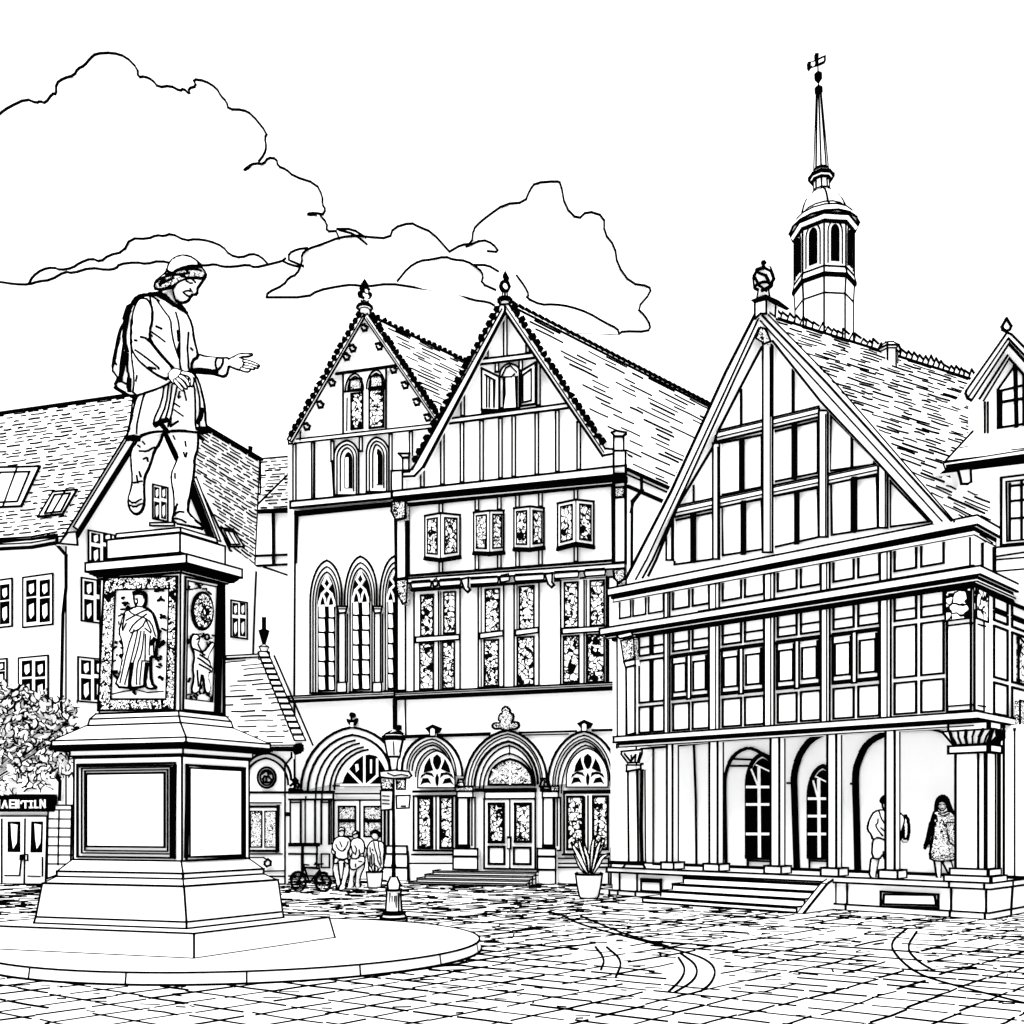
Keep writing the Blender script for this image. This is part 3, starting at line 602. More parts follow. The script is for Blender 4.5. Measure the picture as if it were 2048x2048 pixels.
# shop front
sd_ = h.part('shop_door', 'double shop door with narrow glazed leaves')
sd_.slab(FA.L('R', .08, -60, 545, 830, 545, 800, 1740, -60, 1740), FA.n, .08, 'white', 4)
for v in ((30, 600, 30, 1720), (440, 600, 425, 1740), (370, 1330, 345, 1590, 90, 1590), (495, 1600, 700, 1605), (745, 1270, 745, 1600)): sd_.ink(FA.L('R', .1, *v), 3.5)
sd_.ink(FA.L('R', .1, -60, 1760, 740, 1770), 8)
for v in ((130, 640, 350, 640, 350, 1180, 130, 1180), (545, 640, 750, 640, 735, 1185, 530, 1185)):
    p_ = sd_.sub('pane'); p_.slab(FA.L('R', .1, *v), FA.n, .04, 'ink', 0)
    x, y = v[0], v[1]; p_.slab(FA.L('R', .105, x + 60, y + 40, x + 175, y + 60, x + 160, y + 380, x + 100, y + 480, x + 75, y + 300), FA.n, .02, 'white', 0)
hd = sd_.sub('handle'); hd.slab(FA.L('R', .14, 340, 1220, 400, 1215, 380, 1330, 335, 1320), FA.n, .05, 'ink', 0); hd.slab(FA.L('R', .14, 440, 1220, 485, 1220, 485, 1325, 440, 1325), FA.n, .05, 'white', 3.5)
qn = h.part('stone_pier', 'coursed stone pier beside the shop door')
qn.slab(FA.L('R', .1, 850, 355, 1262, 355, 1240, 1500, 830, 1640), FA.n, .1, 'white', 4)
for y in (435, 595, 755, 910, 1065, 1225, 1385): qn.ink(FA.L('R', .11, 850, y, 1255, y + 3), 3.5)
qn.ink(FA.L('R', .11, 1040, 435, 1025, 1060, 1020, 1400), 3.5)
h.end()
sg = Thing('shop_sign', 'black shop sign with white letters above the double door', 'sign', FA.P(c('R', 300, 400)[0], .3))
b_ = sg.part('board'); b_.slab(FA.L('R', .3, -200, 175, 80, 160, 875, 160, 875, 420, 850, 470, -200, 470), FA.n, .25, 'ink', 0)
lt = sg.part('lettering')
for v in ((-90, 400, -90, 270, -50, 350, -10, 270, -10, 400), (125, 395, 90, 280, 45, 400), (260, 270, 180, 270, 180, 395, 260, 395), (180, 335, 250, 335), (285, 400, 285, 270, 330, 395, 330, 270), (385, 290, 375, 320), (410, 285, 490, 285), (450, 285, 450, 400),
          (550, 285, 550, 395), (525, 395, 575, 395), (525, 285, 575, 285), (620, 275, 620, 395, 665, 395), (715, 400, 715, 265, 790, 390, 790, 265)): lt.ink(FA.L('R', .32, *v), 3.4, False, 'white')
sg.end()
# tree in front of the left house
ty = Thing('tree', 'leafy round tree at the left edge in front of the shop front', 'tree', gnd((60, 1800)))
tr = random.Random(9); TYp = gnd((60, 1800)).y; FT = front(TYp)
base = gnd((-38, 1800)); tk = ty.part('trunk'); prev = None
def branch(mb, a, b, r0, r1):
    d = (b - a).normalized(); x = d.orthogonal().normalized(); y = d.cross(x); n = 7
    vs = [a + (x * math.cos(6.283 * i / n) + y * math.sin(6.283 * i / n)) * r0 for i in range(n)] + [b + (x * math.cos(6.283 * i / n) + y * math.sin(6.283 * i / n)) * r1 for i in range(n)]
    mb.add(vs, [(i, (i + 1) % n, n + (i + 1) % n, n + i) for i in range(n)] + [tuple(range(n - 1, -1, -1)), tuple(range(n, 2 * n))], 'white', True)
    mb.ink([vs[0], vs[n]], 3); mb.ink([vs[3], vs[n + 3]], 3)
top = FT.P((-30, 1570)); branch(tk, base, top, .14, .09)
cc = FT.P((52, 1475)); 
for i in range(9):
    a = tr.uniform(0, 6.28); e = cc + Vector((math.cos(a) * .9, math.sin(a) * .7, tr.uniform(-.3, .9))); branch(tk, top, e, .06, .02)
cr = ty.part('crown')
def blob(x, y): 
    return (((x + 5) / 165) ** 2 + ((y - 1478) / 112) ** 2) < 1.0 + .12 * math.sin(x * .11) + .12 * math.sin(y * .09 + 1)
cnt = 0
while cnt < 1300:
    x, y = tr.uniform(-170, 175), tr.uniform(1350, 1600)
    if not blob(x, y): continue
    if tr.random() < .12 and y > 1520: continue
    P = FT.P((x, y)); P.y += tr.uniform(-1, 1) * .9 * math.sqrt(max(0, 1 - ((x + 5) / 175) ** 2)); s1 = tr.uniform(.05, .12)
    nrm = Vector((tr.gauss(0, 1), tr.gauss(0, 1) - .6, tr.gauss(0, .8))).normalized(); X = nrm.orthogonal().normalized(); Y_ = nrm.cross(X)
    an = tr.uniform(0, 6.28); X, Y_ = X * math.cos(an) + Y_ * math.sin(an), Y_ * math.cos(an) - X * math.sin(an)
    q = [P + X * s1 * a + Y_ * s1 * b for a, b in ((-1.3, 0), (-.5, .55), (.5, .5), (1.3, 0), (.4, -.55), (-.6, -.5))]
    cr.add(q, [tuple(range(6))], 'white'); e = tr.random()
    if e < .8: cr.ink(q[:4], tr.uniform(2, 3.6))
    if e > .89: cr.add([p + nrm * .01 for p in q], [tuple(range(6))], 'ink')
    cnt += 1
ty.end()

# ================================================================ small timber annex between the houses
AN = Fac(atY((480, 1700), 36.5), atY((600, 1700), 35.2))
an_ = Thing('timber_annex', 'small half timbered annex with tiled hip roof left of the gothic hall', 'house', (AN.P((540, 1700)).x, AN.P((540, 1700)).y, 0))
wl = an_.part('wall'); wl.slab([AN.P(p) for p in ((509, 1755), (509, 1020), (600, 1015), (600, 1755))], AN.n, .3, 'white', 3.5)
tf = an_.part('timber_frame')
bar(tf, AN, 'B', .08, 1645, 75, 1900, 68, 20, w=2, m='ink'); tf.ink(AN.L('B', .08, 1760, 85, 1762, 410), 7)
for y0, y1 in ((360, 350), (425, 412)): tf.ink(AN.L('B', .08, 1645, y0, 1900, y1), 5)
rf = an_.part('roof'); bk = -2.4
q = [AN.P(p, o) for p, o in (((521, 918), -2), ((590, 912), -2), ((590, 1016), .3), ((501, 1022), .3), ((503, 985), -.4), ((521, 988), -1))]
rf.add(q, [(0, 1, 2, 3, 4, 5)]); rf.ink(q, 4, True)
dashes(rf, q[0] + Vector((0, -.05, 0)), q[1] + Vector((0, -.05, 0)), q[2] + Vector((0, -.05, 0)), q[3].lerp(q[2], .15) + Vector((0, -.05, 0)), 16, .15, .6, .4, 3)
rf.ink([AN.P((512, 1012), .2), AN.P((590, 935), -.5)], 4)
ap = an_.part('antenna'); ap.ink([AN.P((499, 925), -1.5), AN.P((499, 893), -1.5)], 3); ap.slab([AN.P(p, -1.5) for p in ((496, 892), (502, 892), (501, 902), (497, 902))], AN.n, .1, 'ink', 0)
an_.end()

# ================================================================ porch with tiled hip roof (crop H)
PO = Fac(gnd((430, 1770)), gnd((606, 1770)))
po = Thing('porch', 'low arched porch with tiled hip roof and round monogram between monument and hall', 'porch', (PO.P((540, 1768)).x, PO.P((540, 1768)).y, 0))
wl = po.part('wall'); wl.slab([PO.P(p) for p in ((430, 1768), (430, 1495), (583, 1495), (583, 1515), (570, 1530), (570, 1768))], PO.n, .4, 'white', 4)
rf = po.part('roof'); q = [PO.P(p, o) for p, o in (((430, 1322), -2.2), ((528, 1312), -2.2), ((603, 1490), .45), ((430, 1492), .45))]
nr = (q[1] - q[0]).cross(q[3] - q[0]).normalized(); nr = -nr if nr.dot(CAM - q[0]) < 0 else nr
rf.slab(q, nr, .15, 'white', 4); dashes(rf, q[0], q[1].lerp(q[0], .04), q[2].lerp(q[3], .1), q[3], 17, .25, .9, .45, 3.2, wob=.03)
bar(rf, PO, 'B', -2.1, 1455, 1012, 1690, 1000, 18); 
rf.slab([PO.P(p, .5) for p in ((430, 1490), (606, 1490), (606, 1502), (430, 1500))], PO.n, .4, 'white', 3); rf.ink([PO.P((430, 1497), .52), PO.P((600, 1497), .52)], 9)
hp = po.part('hip_tiles', 'row of curved hip tiles running down the right edge')
for i in range(15):
    t = i / 15; a, b = q[1].lerp(q[2], t), q[1].lerp(q[2], t + .06); sd1 = Vector((.15, 0, 0))
    hp.slab([a - sd1 + nr * .12, a + sd1 + nr * .12, b + sd1 * 1.05 + nr * .16, b - sd1 * 1.05 + nr * .16], nr, .1, 'white', 3.5)
hp.ink([q[1] + Vector((.32, 0, 0)), q[2] + Vector((.32, 0, 0))], 3.5)
knob(hp, PO.P((597, 1498), .6), .2, 'ink', 3)
fn = po.part('finial'); e = q[1]; fn.lathe(e.x, e.y, [(.16, e.z - .1), (.16, e.z + .12), (.08, e.z + .16), (.14, e.z + .28), (.04, e.z + .34)], 8, 'white', rings=[1, 3], w=3)
fn.lathe(e.x, e.y, [(.03, e.z + .34), (.1, e.z + .6), (.15, e.z + .78), (.05, e.z + .82), (.05, e.z + 1.2)], 6, 'ink', rings=[], w=2)
ar = po.part('arch'); 
ar.ink(arch(PO, 'H', .06, 50, 640, 215, 508, 412, 720), 5.5); ar.ink(arch(PO, 'H', .06, 60, 690, 210, 550, 388, 760), 4.5)
for v, w_ in (((70, 825, 480, 825), 6), ((70, 908, 330, 908), 3.5), ((75, 1320, 340, 1320), 3.5), ((0, 1465, 360, 1455), 3.5), ((0, 1500, 360, 1500), 4)): ar.ink(PO.L('H', .05, *v), w_)
em = po.part('emblem', 'round medallion carrying interlaced letters C I S')
em.slab(ell(PO, 'H', .1, 215, 705, 72, 82), PO.n, .1, 'white', 5); em.ink(ell(PO, 'H', .12, 215, 705, 52, 62), 4, True)
for v in ((620, 740, 540, 720, 490, 800, 520, 890, 600, 900), (590, 740, 590, 900), (560, 900, 640, 900), (700, 660, 640, 640, 640, 720, 730, 820, 720, 880, 660, 890), (470, 660, 560, 590, 640, 600, 740, 640)): em.ink(PO.L('T', .15, *v), 4.5)
wn = po.part('window'); wn.slab(PO.R('H', .08, 70, 940, 305, 1295), PO.n, .08, 'white', 6)
wn.ink(PO.L('H', .1, 308, 935, 298, 1300), 7)
for a, b2 in ((85, 175), (200, 290)): pp = wn.sub('pane'); pp.slab(PO.R('H', .1, a, 975, b2, 1265), PO.n, .03, 'print', 3)
bx = po.part('wall_box'); bx.slab(PO.R('H', .2, 357, 983, 388, 1018), PO.n, .2, 'ink', 0)
kn = po.part('tap'); kn.ink(PO.L('H', .1, 80, 1350, 190, 1350, 215, 1365), 3.5); kn.slab(PO.L('H', .15, 200, 1385, 225, 1362, 248, 1380, 245, 1410, 215, 1420, 198, 1405), PO.n, .1, 'white', 5)
po.end()
# ================================================================ gothic hall (crops E, G, H)
M = Fac(gnd((578, 1756)), gnd((1256, 1768)))
def leadwin(par, F, k, off, x0, y0, x1, y1, m='lead'):
    p = par.sub('pane'); p.slab(F.R(k, off + .03, x0, y0, x1, y1), F.n, .04, m, 4.5); return p
gh = Thing('gothic_hall', 'tall gabled gothic hall with lancet windows and a deep arched portal', 'building', (M.at(1.5, 0).x, M.at(1.5, 0).y, 0))
wl = gh.part('wall'); WP = [M.P(p) for p in (c('E', 105, 1345, 655, 345, 1230, 1190) + [(878, 1010), (806, 1010), (806, 1760), (590, 1756)])]
wl.slab(WP, M.n, .4, 'white', 0); wl.ink([WP[6], M.P(c('G', 75, 1170)[0]), M.P(c('G', 80, 235)[0]), WP[0]], 5)
wl.ink(M.L('G', .05, 90, 235, 82, 480), 6)
ae = M.P(c('E', 655, 335)[0]); rf = gh.part('roof')
RE = atz(c('E', 1440, 715)[0], ae.z); rv = RE - ae; R2 = ae + rv * 1.25; le = M.P(c('E', 1210, 1150)[0]); L2 = le + rv * 1.25
lf = M.P(c('E', 60, 1335)[0]); LF2 = lf + rv * 1.25
nr = rv.cross(le - ae).normalized(); nr = -nr if nr.dot(CAM - ae) < 0 else nr
patch(rf, ae, R2, L2, le); rf.ink([ae, R2, L2, le], 4, True); dashes(rf, ae.lerp(R2, .06), R2, L2, le.lerp(L2, .06), 22, .3, 1.1, .9, 3)
rf.add([ae, lf, LF2, R2], [(0, 1, 2, 3)]); rf.add([lf, LF2, LF2 - Vector((0, 0, 9)), lf - Vector((0, 0, 9))], [(0, 1, 2, 3)])
rf.ink([ae, R2], 7)
for i in range(22): knob(rf, ae.lerp(R2, (i + 1.2) / 23) + Vector((0, 0, .07)), .1, 'ink', i)
bb = gh.part('barge_board', 'crocketed gable edge with curled hooks')
bar(bb, M, 'E', .3, 75, 1320, 645, 340, 42, .25); bb.ink(M.L('E', .32, 75, 1320, 645, 345), 2.5); bar(bb, M, 'E', .3, 660, 350, 1205, 1145, 38, .25); bb.ink(M.L('E', .32, 670, 370, 1195, 1135), 2.5)
crockets(bb, M, 'E', .3, 75, 1290, 625, 320, 20, .13); crockets(bb, M, 'E', .3, 700, 340, 1215, 1110, 22, .12)
for x, y in ((205, 1210), (310, 1040), (400, 870), (512, 670), (560, 605), (650, 445), (765, 590), (875, 770), (965, 890), (1055, 1020), (1140, 1140)):
    bb.ink(M.L('E', .3, x - 25, y - 18, x + 5, y - 25, x + 26, y - 5, x + 18, y + 20, x - 8, y + 25, x - 18, y + 5), 5); knob(bb, M.P(c('E', x + 10, y - 12)[0], .3), .05, 'ink', x)
fn = gh.part('finial'); p = M.P(c('E', 655, 320)[0], .2); pz = lambda y: M.P(c('E', 655, y)[0], .2).z
fn.lathe(p.x, p.y, [(.16, pz(340)), (.14, pz(305)), (.24, pz(295)), (.22, pz(280)), (.09, pz(272)), (.1, pz(240))], 8, 'white', rings=[1, 2, 3], w=3.5)
fn.lathe(p.x, p.y, [(.06, pz(262)), (.14, pz(250)), (.05, pz(230)), (.1, pz(215)), (.24, pz(200)), (.23, pz(180)), (.07, pz(165)), (.19, pz(147)), (.08, pz(132)), (.13, pz(115)), (.01, pz(68))], 7, 'ink', rings=[], sil=False)
for a, b2 in ((642, 180), (665, 190), (655, 212), (658, 150)): fn.slab(M.R('E', .5, a, b2, a + 12, b2 + 14), M.n, .1, 'white', 0)
up = gh.part('window', 'twin arched upper window in the gable')
up.slab(M.R('E', .1, 488, 800, 820, 1248), M.n, .1, 'white', 5)
for a in (arch(M, 'E', .12, 505, 930, 580, 800, 645, 920), arch(M, 'E', .12, 668, 915, 745, 772, 812, 905), arch(M, 'E', .12, 525, 930, 582, 825, 635, 920), arch(M, 'E', .12, 688, 910, 745, 800, 800, 900)): up.ink(a, 3.5)
for x0, y0, x1, y1 in ((540, 850, 630, 920), (700, 825, 790, 900)): leadwin(up, M, 'E', .1, x0, y0, x1, y1, 'carve')
up.ink(M.L('E', .12, 500, 940, 640, 930), 4); up.ink(M.L('E', .12, 685, 920, 815, 912), 4)
leadwin(up, M, 'E', .1, 550, 960, 638, 1220); leadwin(up, M, 'E', .1, 690, 930, 800, 1210); up.ink(M.L('E', .12, 518, 990, 515, 1240), 3)
tf = gh.part('timber_frame'); 
bar(tf, M, 'E', .15, 430, 802, 895, 738, 10, w=3, m='ink')
bar(tf, M, 'E', .18, 65, 1330, 1190, 1205, 30, .18)
for x, y0, y1 in ((112, 1345, 1790), (256, 1335, 1770), (405, 1325, 1480), (625, 1290, 1400), (855, 1270, 1720), (1012, 1250, 1480)): bar(tf, M, 'E', .1, x, y0, x, y1, 22, .1, 4)
tf.ink(M.L('E', .11, 265, 1340, 262, 1770), 5); tf.ink(M.L('E', .11, 405, 1480, 420, 1750), 6); tf.ink(M.L('E', .2, 160, 1230, 155, 1310), 4)
lw = gh.part('window', 'paired lancet window below the gable beam')
for (x0, xa, x1, yt, ys, yb) in ((418, 520, 608, 1320, 1440, 1740), (668, 745, 842, 1295, 1420, 1715)):
    m2 = lambda a, b: a + (b - a)
    lw.slab(arch(M, 'E', .1, x0, ys, xa, yt, x1, ys - 5, legs=yb), M.n, .1, 'white', 4.5)
    lw.ink(arch(M, 'E', .12, x0 + 22, ys + 10, xa, yt + 28, x1 - 18, ys, legs=yb - 12), 3.5); lw.ink(arch(M, 'E', .12, x0 + 48, ys + 25, xa, yt + 55, x1 - 40, ys + 20, legs=yb - 35), 3.5)
    pp = lw.sub('pane'); pp.slab(arch(M, 'E', .14, x0 + 78, ys + 25, xa + 8, yt + 85, x1 - 52, ys + 25, legs=yb - 55), M.n, .04, 'ink', 0)
    pp.slab(M.R('E', .15, xa - 14, ys + 10, xa + 8, yb - 60), M.n, .03, 'white', 0)
co_ = gh.part('cornice')
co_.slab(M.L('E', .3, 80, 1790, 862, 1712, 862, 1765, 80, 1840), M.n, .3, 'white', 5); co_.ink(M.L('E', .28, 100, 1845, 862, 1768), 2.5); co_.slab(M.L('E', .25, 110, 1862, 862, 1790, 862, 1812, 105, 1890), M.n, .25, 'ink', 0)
def lancet(x0, xa, x1, ya, ys, yb):
    w_ = gh.part('lancet_window', None); xm = xa; a0, a1 = x0 + 30, x1 - 28
    w_.slab(arch(M, 'G', .12, x0, ys, xa, ya, x1, ys - 40, legs=yb), M.n, .12, 'white', 5); w_.ink(arch(M, 'G', .14, x0 + 14, ys + 5, xa, ya + 32, x1 - 12, ys - 20, legs=yb - 5), 3.5)
    w_.ink(arch(M, 'G', .14, x0 + 28, ys + 10, xa, ya + 60, x1 - 25, ys - 10, legs=yb - 8), 3.5)
    tr_ = w_.sub('tracery'); tr_.slab(arch(M, 'G', .15, x0 + 36, ys + 5, xa, ya + 75, x1 - 32, ys, legs=ys + 10), M.n, .03, 'ink', 0)
    hw = (x1 - x0) / 2
    for sx in (-1, 1):
        tr_.ink(M.L('G', .18, xa, ya + 80, xa + sx * 20, ya + 120, xa, ya + 150), 4.5, False, 'white'); tr_.ink(M.L('G', .18, xa, ya + 150, xa + sx * 25, ya + 175, xa + sx * 38, ya + 215, xa + sx * 40, ya + 235), 4.5, False, 'white')
        tr_.ink(M.L('G', .18, xa + sx * 4, ya + 235, xa + sx * 10, ya + 200, xa + sx * 22, ya + 175), 4, False, 'white')
    pp = w_.sub('pane'); pp.slab(M.R('G', .15, a0 + 8, ys + 5, a1 - 6, yb - 10), M.n, .03, 'ink', 0)
    for ci, (l_, r_) in enumerate(((a0 + 14, xm - 10), (xm + 10, a1 - 12))):
        for rI in range(6):
            y = ys + 8 + rI * (yb - ys - 20) / 6; hh = (yb - ys - 20) / 6
            if r_ > l_: pp.slab(M.L('G', .16, l_, y + (8 if rI == 0 else 3), r_ - 4, y + 5, r_, y + hh - 9, r_ - 10, y + hh - 6, l_ + 2, y + hh - 8), M.n, .02, 'white', 0)
lancet(158, 245, 322, 473, 690, 1165); lancet(338, 420, 505, 452, 675, 1160); lancet(522, 600, 680, 450, 665, 1155)
for x0, x1 in ((303, 345), (490, 528)):
    cl_ = gh.part('colonnette'); cl_.slab(M.R('G', .25, x0 + 4, 745, x1 - 4, 1110), M.n, .2, 'white', 4); cl_.slab(M.L('G', .3, x0 - 6, 712, x1 + 6, 712, x1 - 2, 745, x0 + 4, 748), M.n, .25, 'white', 4.5); cl_.slab(M.R('G', .3, x0 - 6, 1110, x1 + 2, 1160), M.n, .25, 'white', 4)
    cl_.ink(M.L('G', .31, x0, 725, x1, 725), 3)
sc_ = gh.part('string_course'); sc_.slab(M.L('G', .3, 45, 1182, 598, 1155, 598, 1180, 52, 1205), M.n, .3, 'white', 4); sc_.ink(M.L('G', .31, 50, 1192, 590, 1168), 2.5); sc_.ink(M.L('G', .28, 60, 1212, 590, 1187), 5)
# portal
pt = gh.part('portal_arch', 'deep portal arch of many concentric mouldings')
pt.slab(arch(M, 'H', .1, 490, 815, 900, 300, 1262, 640), M.n, .1, 'white', 0); pt.ink(arch(M, 'H', .12, 490, 815, 900, 300, 1262, 640), 6)
for a, w_ in (((545, 825, 905, 362, 1205, 650), 5.5), ((610, 825, 925, 405, 1190, 650), 4.5), ((665, 825, 960, 430, 1180, 640), 4.5), ((722, 825, 990, 460, 1175, 640), 4.5), ((760, 800, 1030, 480, 1165, 640), 4.5)):
    p_ = arch(M, 'H', .12, *a); pt.ink(p_[:10] if w_ < 5 else p_, w_)
fl = pt.sub('fanlight'); fl.slab(M.L('H', .14, 820, 765, 840, 700, 875, 640, 925, 575, 985, 530, 1040, 518, 1095, 530, 1140, 590, 1165, 640, 1135, 660, 1130, 765), M.n, .03, 'ink', 0)
for v in ((1002, 515, 1002, 765), (870, 645, 985, 765), (1105, 560, 1105, 690, 1020, 765), (815, 765, 1130, 765)): fl.ink(M.L('H', .17, *v), 5, False, 'white')
for v in ((928, 600, 950, 595, 955, 640, 935, 660), (1048, 560, 1062, 560, 1060, 670, 1048, 670)): fl.slab(M.L('H', .16, *v), M.n, .03, 'white', 0)
ln = pt.sub('lintel'); 
for v in ((755, 772, 1140, 772), (755, 835, 1140, 835), (755, 885, 1140, 885)): ln.ink(M.L('H', .12, *v), 4)
dr = gh.part('door', 'double door of the deep portal with glazed upper panels')
dr.slab(M.R('H', .12, 757, 888, 1142, 1575), M.n, .1, 'white', 4); dr.ink(M.L('H', .13, 965, 890, 965, 1570), 4)
for x0, x1 in ((795, 928), (1000, 1138)):
    leadwin(dr, M, 'H', .12, x0, 938, x1, 1045, 'print'); leadwin(dr, M, 'H', .12, x0, 1060, x1, 1180, 'print')
pr = gh.part('portal_pier', 'clustered piers beside the portal')
pr.slab(M.R('H', .25, 370, 820, 752, 880), M.n, .2, 'white', 4.5); pr.ink(M.L('H', .27, 370, 825, 750, 825), 7)
pr.slab(M.R('H', .2, 405, 885, 752, 1500), M.n, .2, 'white', 4)
for x, w_ in ((490, 5), (525, 3.5), (605, 5), (655, 5), (718, 5), (735, 3.5)): pr.ink(M.L('H', .21, x, 885, x, 1240), w_)
for v in ((405, 905, 490, 905), (530, 860, 530, 885), (610, 840, 610, 885), (660, 840, 660, 905, 720, 905)): pr.ink(M.L('H', .26, *v), 3.5)
for q_ in ((368, 1240, 500, 1320), (508, 1240, 620, 1320), (362, 1320, 498, 1500), (508, 1320, 618, 1430)): pr.slab(M.R('H', .4, *q_), M.n, .3, 'white', 4.5)
pr.ink(M.L('H', .42, 370, 1245, 625, 1245), 9)
for q_ in ((655, 1320, 720, 1430),): pr.ink(M.R('H', .22, *q_), 3.5, True)
pr = gh.part('portal_pier', 'right pier partly behind the lamp'); pr.slab(M.R('H', .25, 1140, 960, 1230, 1550), M.n, .25, 'white', 4)
for x in (1165, 1195): pr.ink(M.L('H', .27, x, 970, x, 1250), 6)
pr.slab(M.R('H', .4, 1175, 1255, 1345, 1320), M.n, .3, 'white', 4.5); pr.slab(M.R('H', .4, 1150, 1320, 1350, 1430), M.n, .3, 'white', 4.5); pr.slab(M.R('H', .4, 1145, 1430, 1350, 1560), M.n, .3, 'white', 4)
fo = gh.part('portal_finial', 'small black fleuron on the portal arch')
fo.slab(ell(M, 'H', .2, 898, 200, 20, 22, 12), M.n, .15, 'ink', 0); fo.slab(M.L('H', .2, 855, 228, 885, 240, 912, 240, 940, 225, 935, 255, 915, 285, 880, 282, 860, 255), M.n, .15, 'ink', 0); fo.slab(M.L('H', .25, 890, 262, 910, 262, 905, 295, 890, 295), M.n, .1, 'white', 0); fo.ink(M.L('H', .2, 898, 200, 898, 240), 5)
kn = gh.part('hood_stop'); 
for x, y in ((445, 730), (430, 770), (460, 765)): kn.ink(M.L('H', .3, x - 22, y, x, y - 20, x + 18, y, x + 5, y + 22), 5)
kn.slab(M.L('H', .3, 365, 820, 400, 785, 490, 800, 500, 830, 370, 830), M.n, .15, 'ink', 0)
dp = gh.part('downpipe'); dp.slab(M.R('H', .45, 1228, 70, 1252, 315), M.n, .12, 'ink', 0); dp.ink(M.L('H', .45, 1262, 70, 1262, 290), 3.5); dp.slab(M.R('H', .5, 1235, 282, 1288, 318), M.n, .15, 'ink', 0); dp.ink(M.L('G', .45, 600, 260, 605, 600, 598, 1160), 5)
dp.ink(M.L('H', .45, 1265, 318, 1310, 350), 4)
gh.end()

# ================================================================ timber hall (crops F, G, I)
O = .35
th = Thing('timber_hall', 'half timbered hall with a crocketed gable, oriel casements and three pointed ground floor arches', 'building', (M.at(7, 0).x, M.at(7, 0).y, 0))
wl = th.part('wall'); WP = [M.P(p, O) for p in (c('F', 55, 1700, 55, 1555, 175, 1535, 820, 335, 1525, 1395, 1600, 1385, 1690, 1385) + [(1252, 1768), (797, 1761)])]
wl.slab(WP, M.n, O + 1.2, 'white', 0); wl.ink([WP[6], WP[7]], 5)
wl.ink(M.L('I', O + .02, 40, 60, 45, 350), 4); wl.ink(M.L('I', O + .02, 1675, -100, 1675, 740), 4.5)
ae = M.P(c('F', 830, 315)[0], O); rf = th.part('roof')
RE = atz((1431, 821), ae.z); R2 = ae + (RE - ae) * 1.05
e1 = M.P((1256, 939), O + .3); e2 = atz(c('K', 225, 1035)[0], e1.z); lf = M.P(c('F', 1530, 1385)[0], O)
nr = (R2 - ae).cross(lf - ae).normalized(); nr = -nr if nr.dot(CAM - ae) < 0 else nr
e2b = e1 + (e2 - e1) * 1.2
rf.add([ae, e1, lf], [(0, 1, 2)]); patch(rf, ae, R2, e2b, e1); rf.ink([ae, R2], 6); rf.ink([e1, e2b], 7)
dashes(rf, ae.lerp(R2, .06), R2, e2b, e1, 22, .5, 1.8, 2.4, 3.8)
lfl = M.P(c('F', 150, 1480)[0], O); rf.add([ae, R2, lfl + (R2 - ae), lfl], [(0, 1, 2, 3)])
rf.ink([ae + Vector((0, 0, .12)), R2 + Vector((0, 0, .12))], 3)
for i in range(40): rf.ink([ae.lerp(R2, i / 40) + Vector((0, 0, .16)), ae.lerp(R2, (i + .5) / 40) + Vector((0, 0, .14))], 6)
sw = th.part('side_wall'); sw.add([e1 + Vector((0, .2, 0)), e2b, Vector((e2b.x, e2b.y, 0)), Vector((e1.x, e1.y + .2, 0))], [(0, 1, 2, 3)])
gt = th.part('gutter'); dv = (e2b - e1); 
gt.ink([e1 - Vector((0, 0, .15)), e2b - Vector((0, 0, .15))], 3.5); gt.ink([e1 - Vector((0, .05, .5)), e2b - Vector((0, .05, .5))], 7)
gp = th.part('downpipe'); gp.ink(M.L('F', O + .2, 1800, 1560, 1800, 1660), 7); gp.ink(M.L('F', O + .2, 1800, 1650, 1740, 1730, 1725, 1800), 7); gp.ink(M.L('J', O + .2, 350, 0, 280, 75, 278, 500), 6.5)
bb = th.part('barge_board', 'gable boards edged with crockets')
LB = M.L('F', O + .35, 90, 1520, 140, 1515, 175, 1470, 790, 320, 820, 320, 820, 370, 235, 1480, 175, 1545, 90, 1550); bb.slab(LB, M.n, .3, 'white', 4.5)
bb.slab(M.L('F', O + .35, 820, 320, 850, 315, 1540, 1350, 1600, 1355, 1600, 1385, 1520, 1400, 825, 370), M.n, .3, 'white', 4.5)
bb.ink(M.L('F', O + .37, 160, 1500, 800, 350), 3); bb.ink(M.L('F', O + .37, 830, 335, 1530, 1375), 3)
bb.ink(M.L('F', O + .36, 240, 1480, 822, 372, 1520, 1400), 6)
crockets(bb, M, 'F', O + .35, 165, 1450, 780, 330, 22, .13); crockets(bb, M, 'F', O + .35, 870, 320, 1530, 1320, 24, .12)
fn = th.part('finial'); p = M.P(c('F', 822, 320)[0], O + .2); pz = lambda y: M.P(c('F', 822, y)[0], O + .2).z
fn.lathe(p.x, p.y, [(.12, pz(335)), (.12, pz(300)), (.2, pz(298)), (.2, pz(284)), (.09, pz(278)), (.06, pz(240))], 8, 'white', rings=[1, 2, 3], w=4)
fn.lathe(p.x, p.y, [(.04, pz(238)), (.13, pz(222)), (.19, pz(190)), (.14, pz(158)), (.04, pz(148))], 9, 'ink', rings=[], sil=False)
fn.slab(ell(M, 'F', O + .5, 822, 182, 14, 16, 8), M.n, .1, 'white', 0)
fn.slab(M.L('F', O + .3, 825, 72, 845, 110, 840, 130, 815, 150, 810, 140, 830, 125, 805, 125, 805, 108), M.n, .15, 'ink', 0); fn.ink(M.L('F', O + .3, 822, 150, 822, 240), 5)
kn = th.part('kneeler_post', 'right gable kneeler with capped post'); kn.slab(M.L('F', O + .4, 1600, 1262, 1672, 1262, 1672, 1365, 1600, 1365), M.n, .4, 'white', 4.5)
